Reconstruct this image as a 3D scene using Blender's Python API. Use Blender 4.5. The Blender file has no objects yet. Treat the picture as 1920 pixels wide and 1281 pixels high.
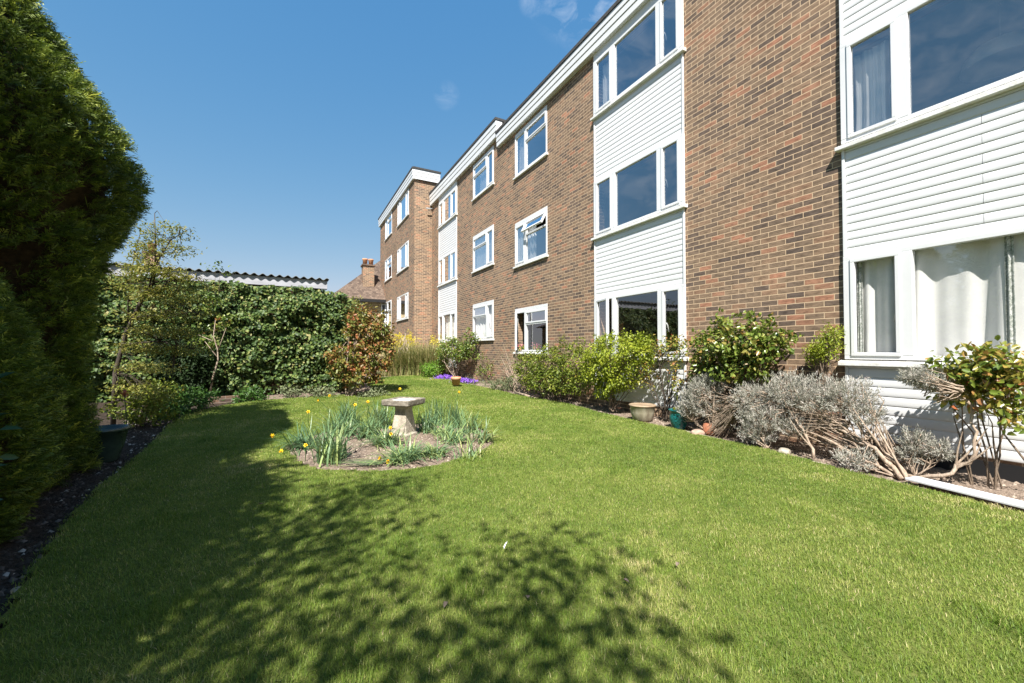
import bpy, math, random
import numpy as np
from mathutils import Vector, Matrix
rng = np.random.default_rng(7)
random.seed(7)
R = math.radians
S = bpy.context.scene
col = S.collection

# ------------------------------------------------------------------ camera (a 14 mm lens at eye height, yawed 28 degrees off the facade)
F = 765.0; TH = R(28.2); TILT = math.atan(15.5/765); EYE = 1.25; D = 5.94
CP = np.array([0, 0, EYE])
FW = np.array([math.sin(TH)*math.cos(TILT), math.cos(TH)*math.cos(TILT), math.sin(TILT)])
RT = np.array([math.cos(TH), -math.sin(TH), 0.]); UP = np.cross(RT, FW)
cam = bpy.data.objects.new('camera', bpy.data.cameras.new('camera')); col.objects.link(cam)
cam.data.sensor_width = 36; cam.data.lens = 36*F/1920; cam.data.clip_start = .05; cam.data.clip_end = 2000
cam.location = CP; cam.rotation_euler = (math.pi/2+TILT, 0, -TH)
S.camera = cam
def ray(px, py): return FW+RT*(px-960)/F-UP*(py-640.5)/F
def onX(px, py, X): d = ray(px, py); return CP+d*(X/d[0])
def onZ(px, py, z=0.): d = ray(px, py); return CP+d*((z-EYE)/d[2])
def onD(px, py, dd): return CP+ray(px, py)*dd
def gh(x, y):
    t = np.clip((np.asarray(y, float)-9)/5, 0, 1)
    return .12*t*t*(3-2*t)

# ------------------------------------------------------------------ light
SUN = np.array([.45, .68, -1.0])          # direction the light travels
el = math.atan(1/math.hypot(.45, .68)); 
sl = bpy.data.lights.new('sun', 'SUN'); sl.energy = 5.0; sl.angle = R(.5); sl.color = (1, .965, .905)
so = bpy.data.objects.new('sun', sl); col.objects.link(so)
so.rotation_euler = Vector(SUN).to_track_quat('-Z', 'Y').to_euler()
w = bpy.data.worlds.new('World'); S.world = w; w.use_nodes = True
nt = w.node_tree; N = nt.nodes; L = nt.links
bg = N['Background']; bg.inputs[1].default_value = .122
sky = N.new('ShaderNodeTexSky'); sky.sky_type = 'NISHITA'; sky.sun_disc = False
sky.sun_elevation = el; sky.sun_rotation = math.atan2(-.45, -.68)
sky.air_density = 1.0; sky.dust_density = .2; sky.ozone_density = 1.0; sky.altitude = 50
tc = N.new('ShaderNodeTexCoord')
ns = N.new('ShaderNodeTexNoise'); ns.inputs['Scale'].default_value = 16; ns.inputs['Detail'].default_value = 7; ns.inputs['Roughness'].default_value = .62
ns.inputs['Distortion'].default_value = .6
mp = N.new('ShaderNodeMapping'); mp.inputs['Scale'].default_value = (1, 1, 1.8)
L.new(tc.outputs['Generated'], mp.inputs[0]); L.new(mp.outputs[0], ns.inputs['Vector'])
rp = N.new('ShaderNodeMapRange'); rp.inputs[1].default_value = .44; rp.inputs[2].default_value = .75
L.new(ns.outputs[0], rp.inputs[0])
acc = None
for px, py, rad, amt in ((1068, 22, 2.6, .32), (1000, 2, 1.8, .25), (838, 180, 1.8, .14), (1130, -80, 9, .4), (None, (-.73, .42, .54), 30, .3)):
    d = ray(px, py) if px is not None else np.array(py); d = d/np.linalg.norm(d)
    dp = N.new('ShaderNodeVectorMath'); dp.operation = 'DOT_PRODUCT'; dp.inputs[1].default_value = d
    L.new(tc.outputs['Generated'], dp.inputs[0])
    mr = N.new('ShaderNodeMapRange'); mr.interpolation_type = 'SMOOTHSTEP'
    mr.inputs[1].default_value = math.cos(R(rad)); mr.inputs[2].default_value = 1.0; mr.inputs[4].default_value = amt
    L.new(dp.outputs['Value'], mr.inputs[0])
    if acc is None: acc = mr.outputs[0]
    else:
        ad = N.new('ShaderNodeMath'); ad.operation = 'MAXIMUM'
        L.new(acc, ad.inputs[0]); L.new(mr.outputs[0], ad.inputs[1]); acc = ad.outputs[0]
mu = N.new('ShaderNodeMath'); mu.operation = 'MULTIPLY'; L.new(acc, mu.inputs[0]); L.new(rp.outputs[0], mu.inputs[1])
mx = N.new('ShaderNodeMix'); mx.data_type = 'RGBA'; L.new(mu.outputs[0], mx.inputs[0]); 
# a flatter, clearer blue than the raw sky model: each channel is compressed
sp_ = N.new('ShaderNodeSeparateColor'); L.new(sky.outputs[0], sp_.inputs[0]); cc_ = N.new('ShaderNodeCombineColor'); chs = []
for k, (e_, g_) in enumerate(((1.08, .43), (.55, .913), (.25, 1.773))):
    pw = N.new('ShaderNodeMath'); pw.operation = 'POWER'; pw.inputs[1].default_value = e_; L.new(sp_.outputs[k], pw.inputs[0])
    ml = N.new('ShaderNodeMath'); ml.operation = 'MULTIPLY'; ml.inputs[1].default_value = g_; L.new(pw.outputs[0], ml.inputs[0]); chs.append(ml)
mnr = N.new('ShaderNodeMath'); mnr.operation = 'MINIMUM'; L.new(chs[0].outputs[0], mnr.inputs[0]); L.new(chs[1].outputs[0], mnr.inputs[1])
mxb = N.new('ShaderNodeMath'); mxb.operation = 'MAXIMUM'; L.new(chs[2].outputs[0], mxb.inputs[0]); L.new(chs[1].outputs[0], mxb.inputs[1])
L.new(mnr.outputs[0], cc_.inputs[0]); L.new(chs[1].outputs[0], cc_.inputs[1]); L.new(mxb.outputs[0], cc_.inputs[2])
L.new(cc_.outputs[0], mx.inputs[6])
mx.inputs[7].default_value = (4.6, 4.8, 5.1, 1)
L.new(mx.outputs[2], bg.inputs[0])
S.view_settings.view_transform = 'Standard'; S.view_settings.look = 'None'; S.view_settings.gamma = 1
S.view_settings.exposure = 1.15
S.cycles.max_bounces = 8; S.cycles.transparent_max_bounces = 12; S.cycles.diffuse_bounces = 4
S.cycles.use_denoising = True

# ------------------------------------------------------------------ materials
def newmat(name):
    m = bpy.data.materials.new(name); m.use_nodes = True
    return m, m.node_tree.nodes, m.node_tree.links, m.node_tree.nodes['Principled BSDF']
def lin(c): return tuple((v/12.92 if v <= .04045 else ((v+.055)/1.055)**2.4) for v in c)
def ramp(N, stops, interp='LINEAR'):
    r = N.new('ShaderNodeValToRGB'); e = r.color_ramp.elements; r.color_ramp.interpolation = interp
    while len(e) < len(stops): e.new(.5)
    for i, (p, c) in enumerate(stops): e[i].position = p; e[i].color = (*c, 1)
    return r
def noisy(name, stops, scale=8, rough=.7, bump=.0, detail=6, bscale=None, spec=.3, stretch=(1, 1, 1)):
    m, N, L, b = newmat(name)
    t = N.new('ShaderNodeTexCoord'); mp = N.new('ShaderNodeMapping'); mp.inputs['Scale'].default_value = stretch
    L.new(t.outputs['Object'], mp.inputs[0])
    n = N.new('ShaderNodeTexNoise'); n.inputs['Scale'].default_value = scale; n.inputs['Detail'].default_value = detail; n.inputs['Roughness'].default_value = .65
    L.new(mp.outputs[0], n.inputs['Vector'])
    r = ramp(N, stops); L.new(n.outputs[0], r.inputs[0]); L.new(r.outputs[0], b.inputs['Base Color'])
    b.inputs['Roughness'].default_value = rough; b.inputs['Specular IOR Level'].default_value = spec
    if bump:
        n2 = N.new('ShaderNodeTexNoise'); n2.inputs['Scale'].default_value = bscale or scale*4; n2.inputs['Detail'].default_value = 5
        L.new(mp.outputs[0], n2.inputs['Vector'])
        bp = N.new('ShaderNodeBump'); bp.inputs['Strength'].default_value = bump; bp.inputs['Distance'].default_value = .02
        L.new(n2.outputs[0], bp.inputs['Height']); L.new(bp.outputs[0], b.inputs['Normal'])
    return m
def leafmat(name, stops, trans=.3, rough=.45, spec=.4):
    m, N, L, b = newmat(name)
    a = N.new('ShaderNodeAttribute'); a.attribute_name = 'tint'
    r = ramp(N, stops); L.new(a.outputs['Fac'], r.inputs[0]); L.new(r.outputs[0], b.inputs['Base Color'])
    b.inputs['Roughness'].default_value = rough; b.inputs['Specular IOR Level'].default_value = spec
    if trans:
        tr = N.new('ShaderNodeBsdfTranslucent'); L.new(r.outputs[0], tr.inputs[0])
        mx = N.new('ShaderNodeMixShader'); mx.inputs[0].default_value = trans
        L.new(b.outputs[0], mx.inputs[1]); L.new(tr.outputs[0], mx.inputs[2])
        L.new(mx.outputs[0], N['Material Output'].inputs[0])
    return m
def brickmat(name, stops, mortar, bw=.225, bh=.075, scale=1.):
    m, N, L, b = newmat(name)
    t = N.new('ShaderNodeTexCoord'); g = N.new('ShaderNodeNewGeometry')
    sx = N.new('ShaderNodeSeparateXYZ'); L.new(t.outputs['Object'], sx.inputs[0])
    sn = N.new('ShaderNodeSeparateXYZ'); L.new(g.outputs['True Normal'], sn.inputs[0])
    ab = N.new('ShaderNodeMath'); ab.operation = 'ABSOLUTE'; L.new(sn.outputs[0], ab.inputs[0])
    gt = N.new('ShaderNodeMath'); gt.operation = 'GREATER_THAN'; gt.inputs[1].default_value = .5; L.new(ab.outputs[0], gt.inputs[0])
    mu = N.new('ShaderNodeMix'); mu.data_type = 'FLOAT'; L.new(gt.outputs[0], mu.inputs[0]); L.new(sx.outputs[0], mu.inputs[2]); L.new(sx.outputs[1], mu.inputs[3])
    cb = N.new('ShaderNodeCombineXYZ'); L.new(mu.outputs[0], cb.inputs[0]); L.new(sx.outputs[2], cb.inputs[1])
    # slightly wavering joints
    nw = N.new('ShaderNodeTexNoise'); nw.inputs['Scale'].default_value = 9; nw.inputs['Detail'].default_value = 2; L.new(cb.outputs[0], nw.inputs['Vector'])
    sb = N.new('ShaderNodeVectorMath'); sb.operation = 'MULTIPLY_ADD'; sb.inputs[1].default_value = (.006, .006, 0)
    L.new(nw.outputs['Color'], sb.inputs[0]); L.new(cb.outputs[0], sb.inputs[2])
    br = N.new('ShaderNodeTexBrick'); br.offset = .5; br.squash = 1
    br.inputs['Color1'].default_value = (0, 0, 0, 1); br.inputs['Color2'].default_value = (1, 1, 1, 1); br.inputs['Mortar'].default_value = (.5, .5, .5, 1)
    br.inputs['Scale'].default_value = 1; br.inputs['Brick Width'].default_value = bw; br.inputs['Row Height'].default_value = bh
    br.inputs['Mortar Size'].default_value = .0062; br.inputs['Mortar Smooth'].default_value = .25; br.inputs['Bias'].default_value = 0
    L.new(sb.outputs[0], br.inputs['Vector'])
    rp = ramp(N, stops); L.new(br.outputs['Color'], rp.inputs[0])
    # burnt patches inside each brick
    n1 = N.new('ShaderNodeTexNoise'); n1.inputs['Scale'].default_value = 11; n1.inputs['Detail'].default_value = 6; n1.inputs['Roughness'].default_value = .7
    ms = N.new('ShaderNodeMapping'); ms.inputs['Scale'].default_value = (.8, 2.2, 1); L.new(cb.outputs[0], ms.inputs[0]); L.new(ms.outputs[0], n1.inputs['Vector'])
    mr = N.new('ShaderNodeMapRange'); mr.inputs[1].default_value = .42; mr.inputs[2].default_value = .68; mr.inputs[3].default_value = 1.25; mr.inputs[4].default_value = .58
    L.new(n1.outputs[0], mr.inputs[0])
    m1 = N.new('ShaderNodeMix'); m1.data_type = 'RGBA'; m1.blend_type = 'MULTIPLY'; m1.inputs[0].default_value = 1
    L.new(rp.outputs[0], m1.inputs[6]); L.new(mr.outputs[0], m1.inputs[7])
    n3 = N.new('ShaderNodeTexNoise'); n3.inputs['Scale'].default_value = .8; n3.inputs['Detail'].default_value = 4; L.new(cb.outputs[0], n3.inputs['Vector'])
    mr3 = N.new('ShaderNodeMapRange'); mr3.inputs[1].default_value = .3; mr3.inputs[2].default_value = .7; mr3.inputs[3].default_value = .84; mr3.inputs[4].default_value = 1.16
    L.new(n3.outputs[0], mr3.inputs[0])
    m0 = N.new('ShaderNodeMix'); m0.data_type = 'RGBA'; m0.blend_type = 'MULTIPLY'; m0.inputs[0].default_value = 1
    L.new(m1.outputs[2], m0.inputs[6]); L.new(mr3.outputs[0], m0.inputs[7])
    m2 = N.new('ShaderNodeMix'); m2.data_type = 'RGBA'; L.new(br.outputs['Fac'], m2.inputs[0]); L.new(m0.outputs[2], m2.inputs[6]); m2.inputs[7].default_value = (*mortar, 1)
    L.new(m2.outputs[2], b.inputs['Base Color']); b.inputs['Roughness'].default_value = .85; b.inputs['Specular IOR Level'].default_value = .2
    h = N.new('ShaderNodeMath'); h.operation = 'MULTIPLY_ADD'; h.inputs[1].default_value = -1; L.new(br.outputs['Fac'], h.inputs[0])
    h2 = N.new('ShaderNodeMath'); h2.operation = 'MULTIPLY'; h2.inputs[1].default_value = .5; L.new(n1.outputs[0], h2.inputs[0]); L.new(h2.outputs[0], h.inputs[2])
    bp = N.new('ShaderNodeBump'); bp.inputs['Strength'].default_value = .7; bp.inputs['Distance'].default_value = .008
    L.new(h.outputs[0], bp.inputs['Height']); L.new(bp.outputs[0], b.inputs['Normal'])
    return m
def plain(name, c, rough=.5, spec=.4):
    m, N, L, b = newmat(name); b.inputs['Base Color'].default_value = (*c, 1); b.inputs['Roughness'].default_value = rough; b.inputs['Specular IOR Level'].default_value = spec
    return m
M = {}
M['brick'] = brickmat('stock_brick', [(0, (.112, .082, .066)), (.2, (.15, .106, .078)), (.42, (.2, .138, .094)), (.7, (.23, .155, .102)), (.9, (.25, .15, .096)), (.98, (.33, .16, .1))], (.58, .42, .275))
M['yellow_brick'] = brickmat('yellow_brick', [(0, (.3, .22, .12)), (.5, (.42, .32, .18)), (1, (.5, .38, .22))], (.5, .42, .3))
M['dark_brick'] = brickmat('dark_brick', [(0, (.07, .05, .04)), (1, (.2, .12, .08))], (.25, .2, .16))
M['white'] = noisy('white_pvc', [(.3, (.65, .65, .65)), (.7, (.71, .71, .71))], 3, .35, spec=.5)
M['board'] = noisy('white_weatherboard', [(.2, (.61, .61, .6)), (.45, (.68, .68, .68)), (.7, (.71, .71, .71))], 2.2, .38, .04, bscale=40, spec=.5, stretch=(1, .5, 2))
M['sill'] = noisy('painted_sill', [(.3, (.6, .58, .52)), (.6, (.8, .79, .76))], 14, .55, .1)
M['roof'] = noisy('roof_felt', [(.3, (.03, .03, .032)), (.7, (.09, .085, .08))], 20, .9, .2)
M['inside'] = plain('room_plaster', (.42, .4, .36), .9, .1)
M['curtain'] = noisy('cotton_curtain', [(.3, (.8, .79, .77)), (.7, (.88, .87, .85))], 6, .9, .05, spec=.1)
M['lining'] = noisy('patterned_curtain', [(.42, (.7, .7, .66)), (.5, (.25, .3, .25)), (.56, (.72, .72, .7))], 26, .9, spec=.1)
M['pink'] = noisy('pink_curtain', [(.42, (.6, .2, .2)), (.58, (.75, .5, .48))], 40, .9, spec=.1)
M['soil'] = noisy('soil', [(.3, (.11, .08, .062)), (.55, (.23, .175, .135)), (.75, (.34, .265, .21))], 26, .95, .9, 8, 60, .1)
M['dark_soil'] = noisy('bark_mulch', [(.3, (.02, .016, .012)), (.55, (.05, .037, .028)), (.78, (.1, .075, .058))], 30, .95, .9, 8, 70, .1)
M['turf'] = noisy('turf', [(.3, (.06, .085, .018)), (.6, (.12, .14, .035)), (.8, (.18, .16, .06))], 14, .95, .4, spec=.1)
M['ground'] = noisy('rough_ground', [(.3, (.04, .05, .02)), (.7, (.09, .09, .04))], 3, .95, .3, spec=.1)
M['bark'] = noisy('bark', [(.3, (.09, .065, .045)), (.7, (.24, .18, .13))], 30, .9, .5, stretch=(1, 1, .3))
M['dark_bark'] = noisy('dark_bark', [(.3, (.035, .026, .02)), (.7, (.1, .08, .06))], 30, .9, .5, stretch=(1, 1, .3))
M['pale_bark'] = noisy('pale_wood', [(.3, (.2, .145, .105)), (.5, (.35, .265, .195)), (.7, (.48, .385, .3))], 30, .9, .4, stretch=(1, 1, .3))
M['conifer'] = leafmat('conifer_spray', [(0, (.035, .06, .01)), (.4, (.105, .16, .02)), (.75, (.23, .29, .035)), (1, (.52, .54, .08))], .25, .5)
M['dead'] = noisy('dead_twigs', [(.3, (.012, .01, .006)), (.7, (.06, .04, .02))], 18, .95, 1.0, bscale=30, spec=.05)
M['ivy'] = leafmat('ivy_leaf', [(0, (.036, .07, .018)), (.5, (.086, .14, .03)), (.85, (.18, .225, .055)), (1, (.3, .27, .095))], .2, .52, .35)
M['ivy_shade'] = leafmat('ivy_shade_leaf', [(0, (.01, .022, .006)), (1, (.03, .055, .014))], .15, .6, .2)  # near-black leaf colour standing in for deep shade on the ivy
M['laurel'] = leafmat('laurel_leaf', [(0, (.015, .05, .02)), (1, (.035, .09, .035))], .2, .45, .3)
M['maple'] = leafmat('maple_leaf', [(0, (.12, .14, .025)), (.6, (.26, .27, .05)), (1, (.42, .35, .1))], .45)
M['redleaf'] = leafmat('red_brown_leaf', [(0, (.085, .12, .025)), (.4, (.19, .2, .045)), (.6, (.28, .19, .055)), (.82, (.36, .13, .055)), (1, (.44, .19, .1))], .3, .35)
M['rose'] = leafmat('rose_leaf', [(0, (.06, .11, .018)), (.5, (.15, .21, .035)), (.76, (.27, .3, .06)), (.92, (.3, .17, .05)), (1, (.32, .1, .04))], .3, .32, .5)
M['rose_red'] = leafmat('young_rose_leaf', [(0, (.07, .13, .022)), (.4, (.19, .25, .035)), (.7, (.34, .28, .06)), (.9, (.4, .19, .07)), (1, (.4, .1, .05))], .35, .32, .5)
M['lime'] = leafmat('lime_leaf', [(0, (.12, .17, .018)), (.6, (.32, .38, .03)), (1, (.46, .46, .06))], .4)
M['midgreen'] = leafmat('green_leaf', [(0, (.07, .11, .018)), (.6, (.2, .25, .03)), (.9, (.33, .33, .05)), (1, (.36, .18, .05))], .35)
M['bright'] = leafmat('bright_leaf', [(0, (.09, .2, .02)), (1, (.25, .42, .05))], .35)
M['fern'] = leafmat('fern_leaf', [(0, (.035, .09, .015)), (1, (.09, .19, .03))], .3)
M['lavender'] = leafmat('lavender_leaf', [(0, (.23, .23, .18)), (.45, (.4, .39, .33)), (.8, (.54, .49, .44)), (1, (.5, .39, .39))], .2, .8, .1)
M['herb'] = leafmat('herb_leaf', [(0, (.1, .13, .06)), (1, (.25, .27, .14))], .2, .7)
M['pampas'] = leafmat('pampas_blade', [(0, (.12, .16, .035)), (.4, (.25, .26, .08)), (.75, (.45, .36, .17)), (1, (.6, .48, .28))], .3, .6)
M['plume'] = leafmat('plume', [(0, (.6, .48, .36)), (1, (.75, .64, .52))], .4, .8)
M['forsythia'] = leafmat('forsythia', [(0, (.5, .42, .03)), (.8, (.8, .66, .04)), (1, (.2, .25, .05))], .3)
M['daff'] = leafmat('daffodil_leaf', [(0, (.09, .17, .08)), (.5, (.17, .27, .12)), (.85, (.32, .4, .13)), (1, (.6, .54, .26))], .3, .4)
M['petal'] = plain('yellow_petal', (.85, .62, .04), .6, .2)
M['trumpet'] = plain('orange_trumpet', (.88, .5, .02), .6, .2)
M['purple'] = leafmat('purple_petal', [(0, (.16, .06, .42)), (1, (.3, .14, .62))], .25, .6)
M['pinkflower'] = leafmat('pink_petal', [(0, (.45, .05, .1)), (1, (.75, .3, .35))], .25, .6)
M['grass'] = leafmat('grass_blade', [(0, (.066, .13, .012)), (.36, (.162, .245, .03)), (.62, (.275, .328, .064)), (.82, (.41, .4, .125)), (1, (.6, .5, .27))], .3, .5, .3)
M['stone'] = noisy('weathered_stone', [(.3, (.2, .17, .13)), (.5, (.38, .33, .26)), (.7, (.5, .45, .37))], 14, .9, .5, bscale=50)
M['old_stone'] = noisy('mossy_stone', [(.3, (.11, .095, .075)), (.5, (.22, .19, .15)), (.7, (.36, .32, .26))], 18, .9, .5, bscale=60)
M['basin'] = noisy('pale_basin', [(.3, (.6, .6, .58)), (.7, (.8, .8, .79))], 9, .7, .2)
M['tan_rim'] = noisy('tan_glaze', [(.3, (.25, .17, .11)), (.7, (.4, .3, .2))], 9, .5)
M['terracotta'] = noisy('terracotta', [(.3, (.42, .19, .1)), (.7, (.62, .34, .2))], 9, .8, .2)
M['glazed_teal'] = noisy('teal_glaze', [(.3, (.006, .07, .075)), (.7, (.012, .15, .14))], 7, .12, spec=.7)
M['glazed_cream'] = noisy('cream_glaze', [(.25, (.13, .1, .07)), (.5, (.27, .24, .17)), (.75, (.42, .38, .3))], 5, .35, .1, stretch=(2, 2, .5))
M['glazed_dark'] = noisy('dark_green_glaze', [(.3, (.02, .035, .03)), (.7, (.045, .075, .06))], 6, .2, spec=.6)
M['grey_fascia'] = noisy('grey_painted_board', [(.3, (.28, .28, .3)), (.7, (.45, .45, .48))], 5, .7, .1, stretch=(.4, 1, 2))
M['corrugated'] = noisy('cement_sheet', [(.3, (.09, .085, .08)), (.7, (.26, .25, .235))], 7, .95, .3)
M['tile'] = brickmat('brown_roof_tile', [(0, (.085, .06, .047)), (.5, (.13, .092, .07)), (1, (.17, .125, .095))], (.06, .045, .035), .18, .11)
M['pink_stone'] = noisy('weathered_brick', [(.3, (.3, .2, .15)), (.7, (.48, .34, .26))], 12, .9, .4)
M['red_clay'] = noisy('broken_brick', [(.3, (.3, .1, .05)), (.7, (.5, .22, .13))], 15, .9, .4)
M['black'] = plain('dark_opening', (.012, .012, .013), .6)
M['metal'] = plain('grey_metal', (.4, .41, .42), .4)
m, N, L, b = newmat('window_glass')
tr = N.new('ShaderNodeBsdfTransparent'); tr.inputs[0].default_value = (.96, .96, .95, 1)
gl = N.new('ShaderNodeBsdfGlossy'); gl.inputs['Roughness'].default_value = .0; gl.inputs[0].default_value = (.95, .97, 1, 1)
fr = N.new('ShaderNodeFresnel'); gm = N.new('ShaderNodeNewGeometry')
io = N.new('ShaderNodeMapRange'); io.inputs[3].default_value = 1.5; io.inputs[4].default_value = 1/1.5
L.new(gm.outputs['Backfacing'], io.inputs[0]); L.new(io.outputs[0], fr.inputs[0])
mu = N.new('ShaderNodeMath'); mu.operation = 'MULTIPLY_ADD'; mu.use_clamp = True; mu.inputs[1].default_value = 4.2; mu.inputs[2].default_value = .12; L.new(fr.outputs[0], mu.inputs[0])
mxs = N.new('ShaderNodeMixShader'); L.new(mu.outputs[0], mxs.inputs[0]); L.new(tr.outputs[0], mxs.inputs[1]); L.new(gl.outputs[0], mxs.inputs[2])
L.new(mxs.outputs[0], N['Material Output'].inputs[0]); M['glass'] = m
M['clear_glass'] = m.copy(); M['clear_glass'].name = 'clear_glass'; [n_ for n_ in M['clear_glass'].node_tree.nodes if n_.bl_idname == 'ShaderNodeMath'][0].inputs[1].default_value = 1.1

# ------------------------------------------------------------------ object helpers
def tag(o, label=None, cat=None, group=None, kind=None):
    if label: o['label'] = label
    if cat: o['category'] = cat
    if group: o['group'] = group
    if kind: o['kind'] = kind
    return o
def thing(name, label, cat, loc=(0, 0, 0), group=None):
    o = bpy.data.objects.new(name, None); o.empty_display_size = .1; col.objects.link(o); o.location = [float(v) for v in loc]
    return tag(o, label, cat, group)
def origin_of(p):
    v = Vector((0, 0, 0))
    while p is not None: v = v+p.location; p = p.parent
    return np.array(v)
def link(name, me, mat, parent=None):
    o = bpy.data.objects.new(name, me); col.objects.link(o)
    if mat is not None: me.materials.append(M[mat] if isinstance(mat, str) else mat)
    if parent is not None: o.parent = parent
    return o
def npmesh(name, v, quads=None, tris=None, tint=None, smooth=False):
    me = bpy.data.meshes.new(name); v = np.ascontiguousarray(v, np.float32)
    me.vertices.add(len(v)); me.vertices.foreach_set('co', v.ravel())
    loops = []; tot = []
    if quads is not None and len(quads): loops.append(np.asarray(quads, np.int32).ravel()); tot.append(np.full(len(quads), 4, np.int32))
    if tris is not None and len(tris): loops.append(np.asarray(tris, np.int32).ravel()); tot.append(np.full(len(tris), 3, np.int32))
    lp = np.concatenate(loops); tt = np.concatenate(tot)
    me.loops.add(len(lp)); me.loops.foreach_set('vertex_index', lp)
    me.polygons.add(len(tt)); me.polygons.foreach_set('loop_start', np.concatenate([[0], np.cumsum(tt)[:-1]]).astype(np.int32))
    me.update(calc_edges=True)
    if tint is not None:
        a = me.attributes.new('tint', 'FLOAT', 'POINT'); a.data.foreach_set('value', np.ascontiguousarray(tint, np.float32))
    if smooth: me.polygons.foreach_set('use_smooth', np.ones(len(tt), bool))
    return me
class MB:
    def __init__(s): s.v = []; s.f = []; s.sm = []
    def add(s, vs, fs, smooth=False):
        o = len(s.v); s.v += [tuple(map(float, q)) for q in vs]; s.f += [tuple(i+o for i in q) for q in fs]; s.sm += [smooth]*len(fs); return s
    def box(s, x0, x1, y0, y1, z0, z1):
        return s.add([(x0, y0, z0), (x1, y0, z0), (x1, y1, z0), (x0, y1, z0), (x0, y0, z1), (x1, y0, z1), (x1, y1, z1), (x0, y1, z1)],
                     [(0, 3, 2, 1), (4, 5, 6, 7), (0, 1, 5, 4), (1, 2, 6, 5), (2, 3, 7, 6), (3, 0, 4, 7)])
    def tube(s, pts, rad, n=6, cap=True):
        pts = [np.asarray(p, float) for p in pts]; k = len(pts)
        if np.isscalar(rad): rad = [rad]*k
        ring = []; u = None
        for i, p in enumerate(pts):
            t = pts[min(i+1, k-1)]-pts[max(i-1, 0)]; t = t/(np.linalg.norm(t)+1e-9)
            if u is None:
                a = np.array([0, 0, 1.]) if abs(t[2]) < .9 else np.array([1., 0, 0]); u = np.cross(t, a)
            u = u-t*np.dot(u, t); u = u/(np.linalg.norm(u)+1e-9); q = np.cross(t, u)
            for j in range(n):
                an = 2*math.pi*j/n; ring.append(p+rad[i]*(math.cos(an)*u+math.sin(an)*q))
        fs = [(i*n+j, i*n+(j+1) % n, (i+1)*n+(j+1) % n, (i+1)*n+j) for i in range(k-1) for j in range(n)]
        if cap: fs += [tuple(range(n-1, -1, -1)), tuple(range((k-1)*n, k*n))]
        return s.add(ring, fs, True)
    def lathe(s, prof, c=(0, 0, 0), n=32):
        vs = [(c[0]+r*math.cos(2*math.pi*j/n), c[1]+r*math.sin(2*math.pi*j/n), c[2]+z) for r, z in prof for j in range(n)]
        fs = [(i*n+j, i*n+(j+1) % n, (i+1)*n+(j+1) % n, (i+1)*n+j) for i in range(len(prof)-1) for j in range(n)]
        fs += [tuple(range(n-1, -1, -1)), tuple(range((len(prof)-1)*n, len(prof)*n))]
        return s.add(vs, fs, True)
    def build(s, name, mat, parent=None, bevel=0):
        me = bpy.data.meshes.new(name); o = origin_of(parent)
        me.from_pydata([tuple(np.array(q)-o) for q in s.v], [], s.f); me.update()
        me.polygons.foreach_set('use_smooth', np.array(s.sm, bool))
        ob = link(name, me, mat, parent)
        if bevel:
            b = ob.modifiers.new('bevel', 'BEVEL'); b.width = bevel; b.segments = 2; b.limit_method = 'ANGLE'
        return ob
def nrmz(a): return a/(np.linalg.norm(a, axis=1, keepdims=True)+1e-9)
def rdir(n): return nrmz(rng.normal(size=(n, 3)))
def leaves(name, pos, ax, nr, Ls, Ws, mat, parent, tint, fold=.25, droop=.15):
    n = len(pos); ax = nrmz(ax); sd = nrmz(np.cross(nr, ax)); nr = np.cross(ax, sd)
    Ls = (np.ones(n)*Ls)[:, None]; Ws = (np.ones(n)*Ws)[:, None]; pos = pos-origin_of(parent)
    V = np.empty((n, 6, 3))
    V[:, 0] = pos; V[:, 3] = pos+ax*Ls-nr*droop*Ls
    V[:, 1] = pos+ax*Ls*.3+sd*Ws*.5+nr*fold*Ws; V[:, 5] = pos+ax*Ls*.3-sd*Ws*.5+nr*fold*Ws
    V[:, 2] = pos+ax*Ls*.7+sd*Ws*.4+nr*fold*Ws*.7-nr*droop*Ls*.4; V[:, 4] = pos+ax*Ls*.7-sd*Ws*.4+nr*fold*Ws*.7-nr*droop*Ls*.4
    b = (np.arange(n)*6)[:, None]
    q = np.concatenate([b+np.array([[0, 1, 2, 3]]), b+np.array([[0, 3, 4, 5]])])
    return link(name, npmesh(name, V.reshape(-1, 3), q, tint=np.repeat(np.clip(tint, 0, 1), 6)), mat, parent)
def strips(name, base, az, pitch, Ls, Ws, bend, mat, parent, tint, K=5):
    """arching blades: start at pitch above horizontal, bend down by bend radians along the length"""
    n = len(base); base = base-origin_of(parent); t = np.linspace(0, 1, K+1)
    h = np.stack([np.cos(az), np.sin(az), np.zeros(n)], 1); sd = np.stack([-np.sin(az), np.cos(az), np.zeros(n)], 1)
    P = base.copy(); V = np.empty((n, 2*K+1, 3)); step = (np.ones(n)*Ls)/K
    for i in range(K+1):
        wd = (np.ones(n)*Ws)*.5*(1-.75*max(0, t[i]-.3)/.7)
        if i < K: V[:, 2*i] = P+sd*wd[:, None]; V[:, 2*i+1] = P-sd*wd[:, None]
        else: V[:, 2*K] = P
        a = pitch-bend*t[i]
        P = P+step[:, None]*(h*np.cos(a)[:, None]+np.array([0, 0, 1.])*np.sin(a)[:, None])
    b = (np.arange(n)*(2*K+1))[:, None]
    q = np.concatenate([b+np.array([[2*i, 2*i+1, 2*i+3, 2*i+2]]) for i in range(K-1)]); tr = b+np.array([[2*K-2, 2*K-1, 2*K]])
    return link(name, npmesh(name, V.reshape(-1, 3), q, tr, tint=np.repeat(np.clip(tint, 0, 1), 2*K+1)), mat, parent)
def lump(d, seed, k=3.):
    r = np.random.default_rng(seed); o = 0
    for i in range(5):
        a = r.normal(size=3)*k; o = o+np.sin(d@a+r.uniform(0, 6))
    return o/5
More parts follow.
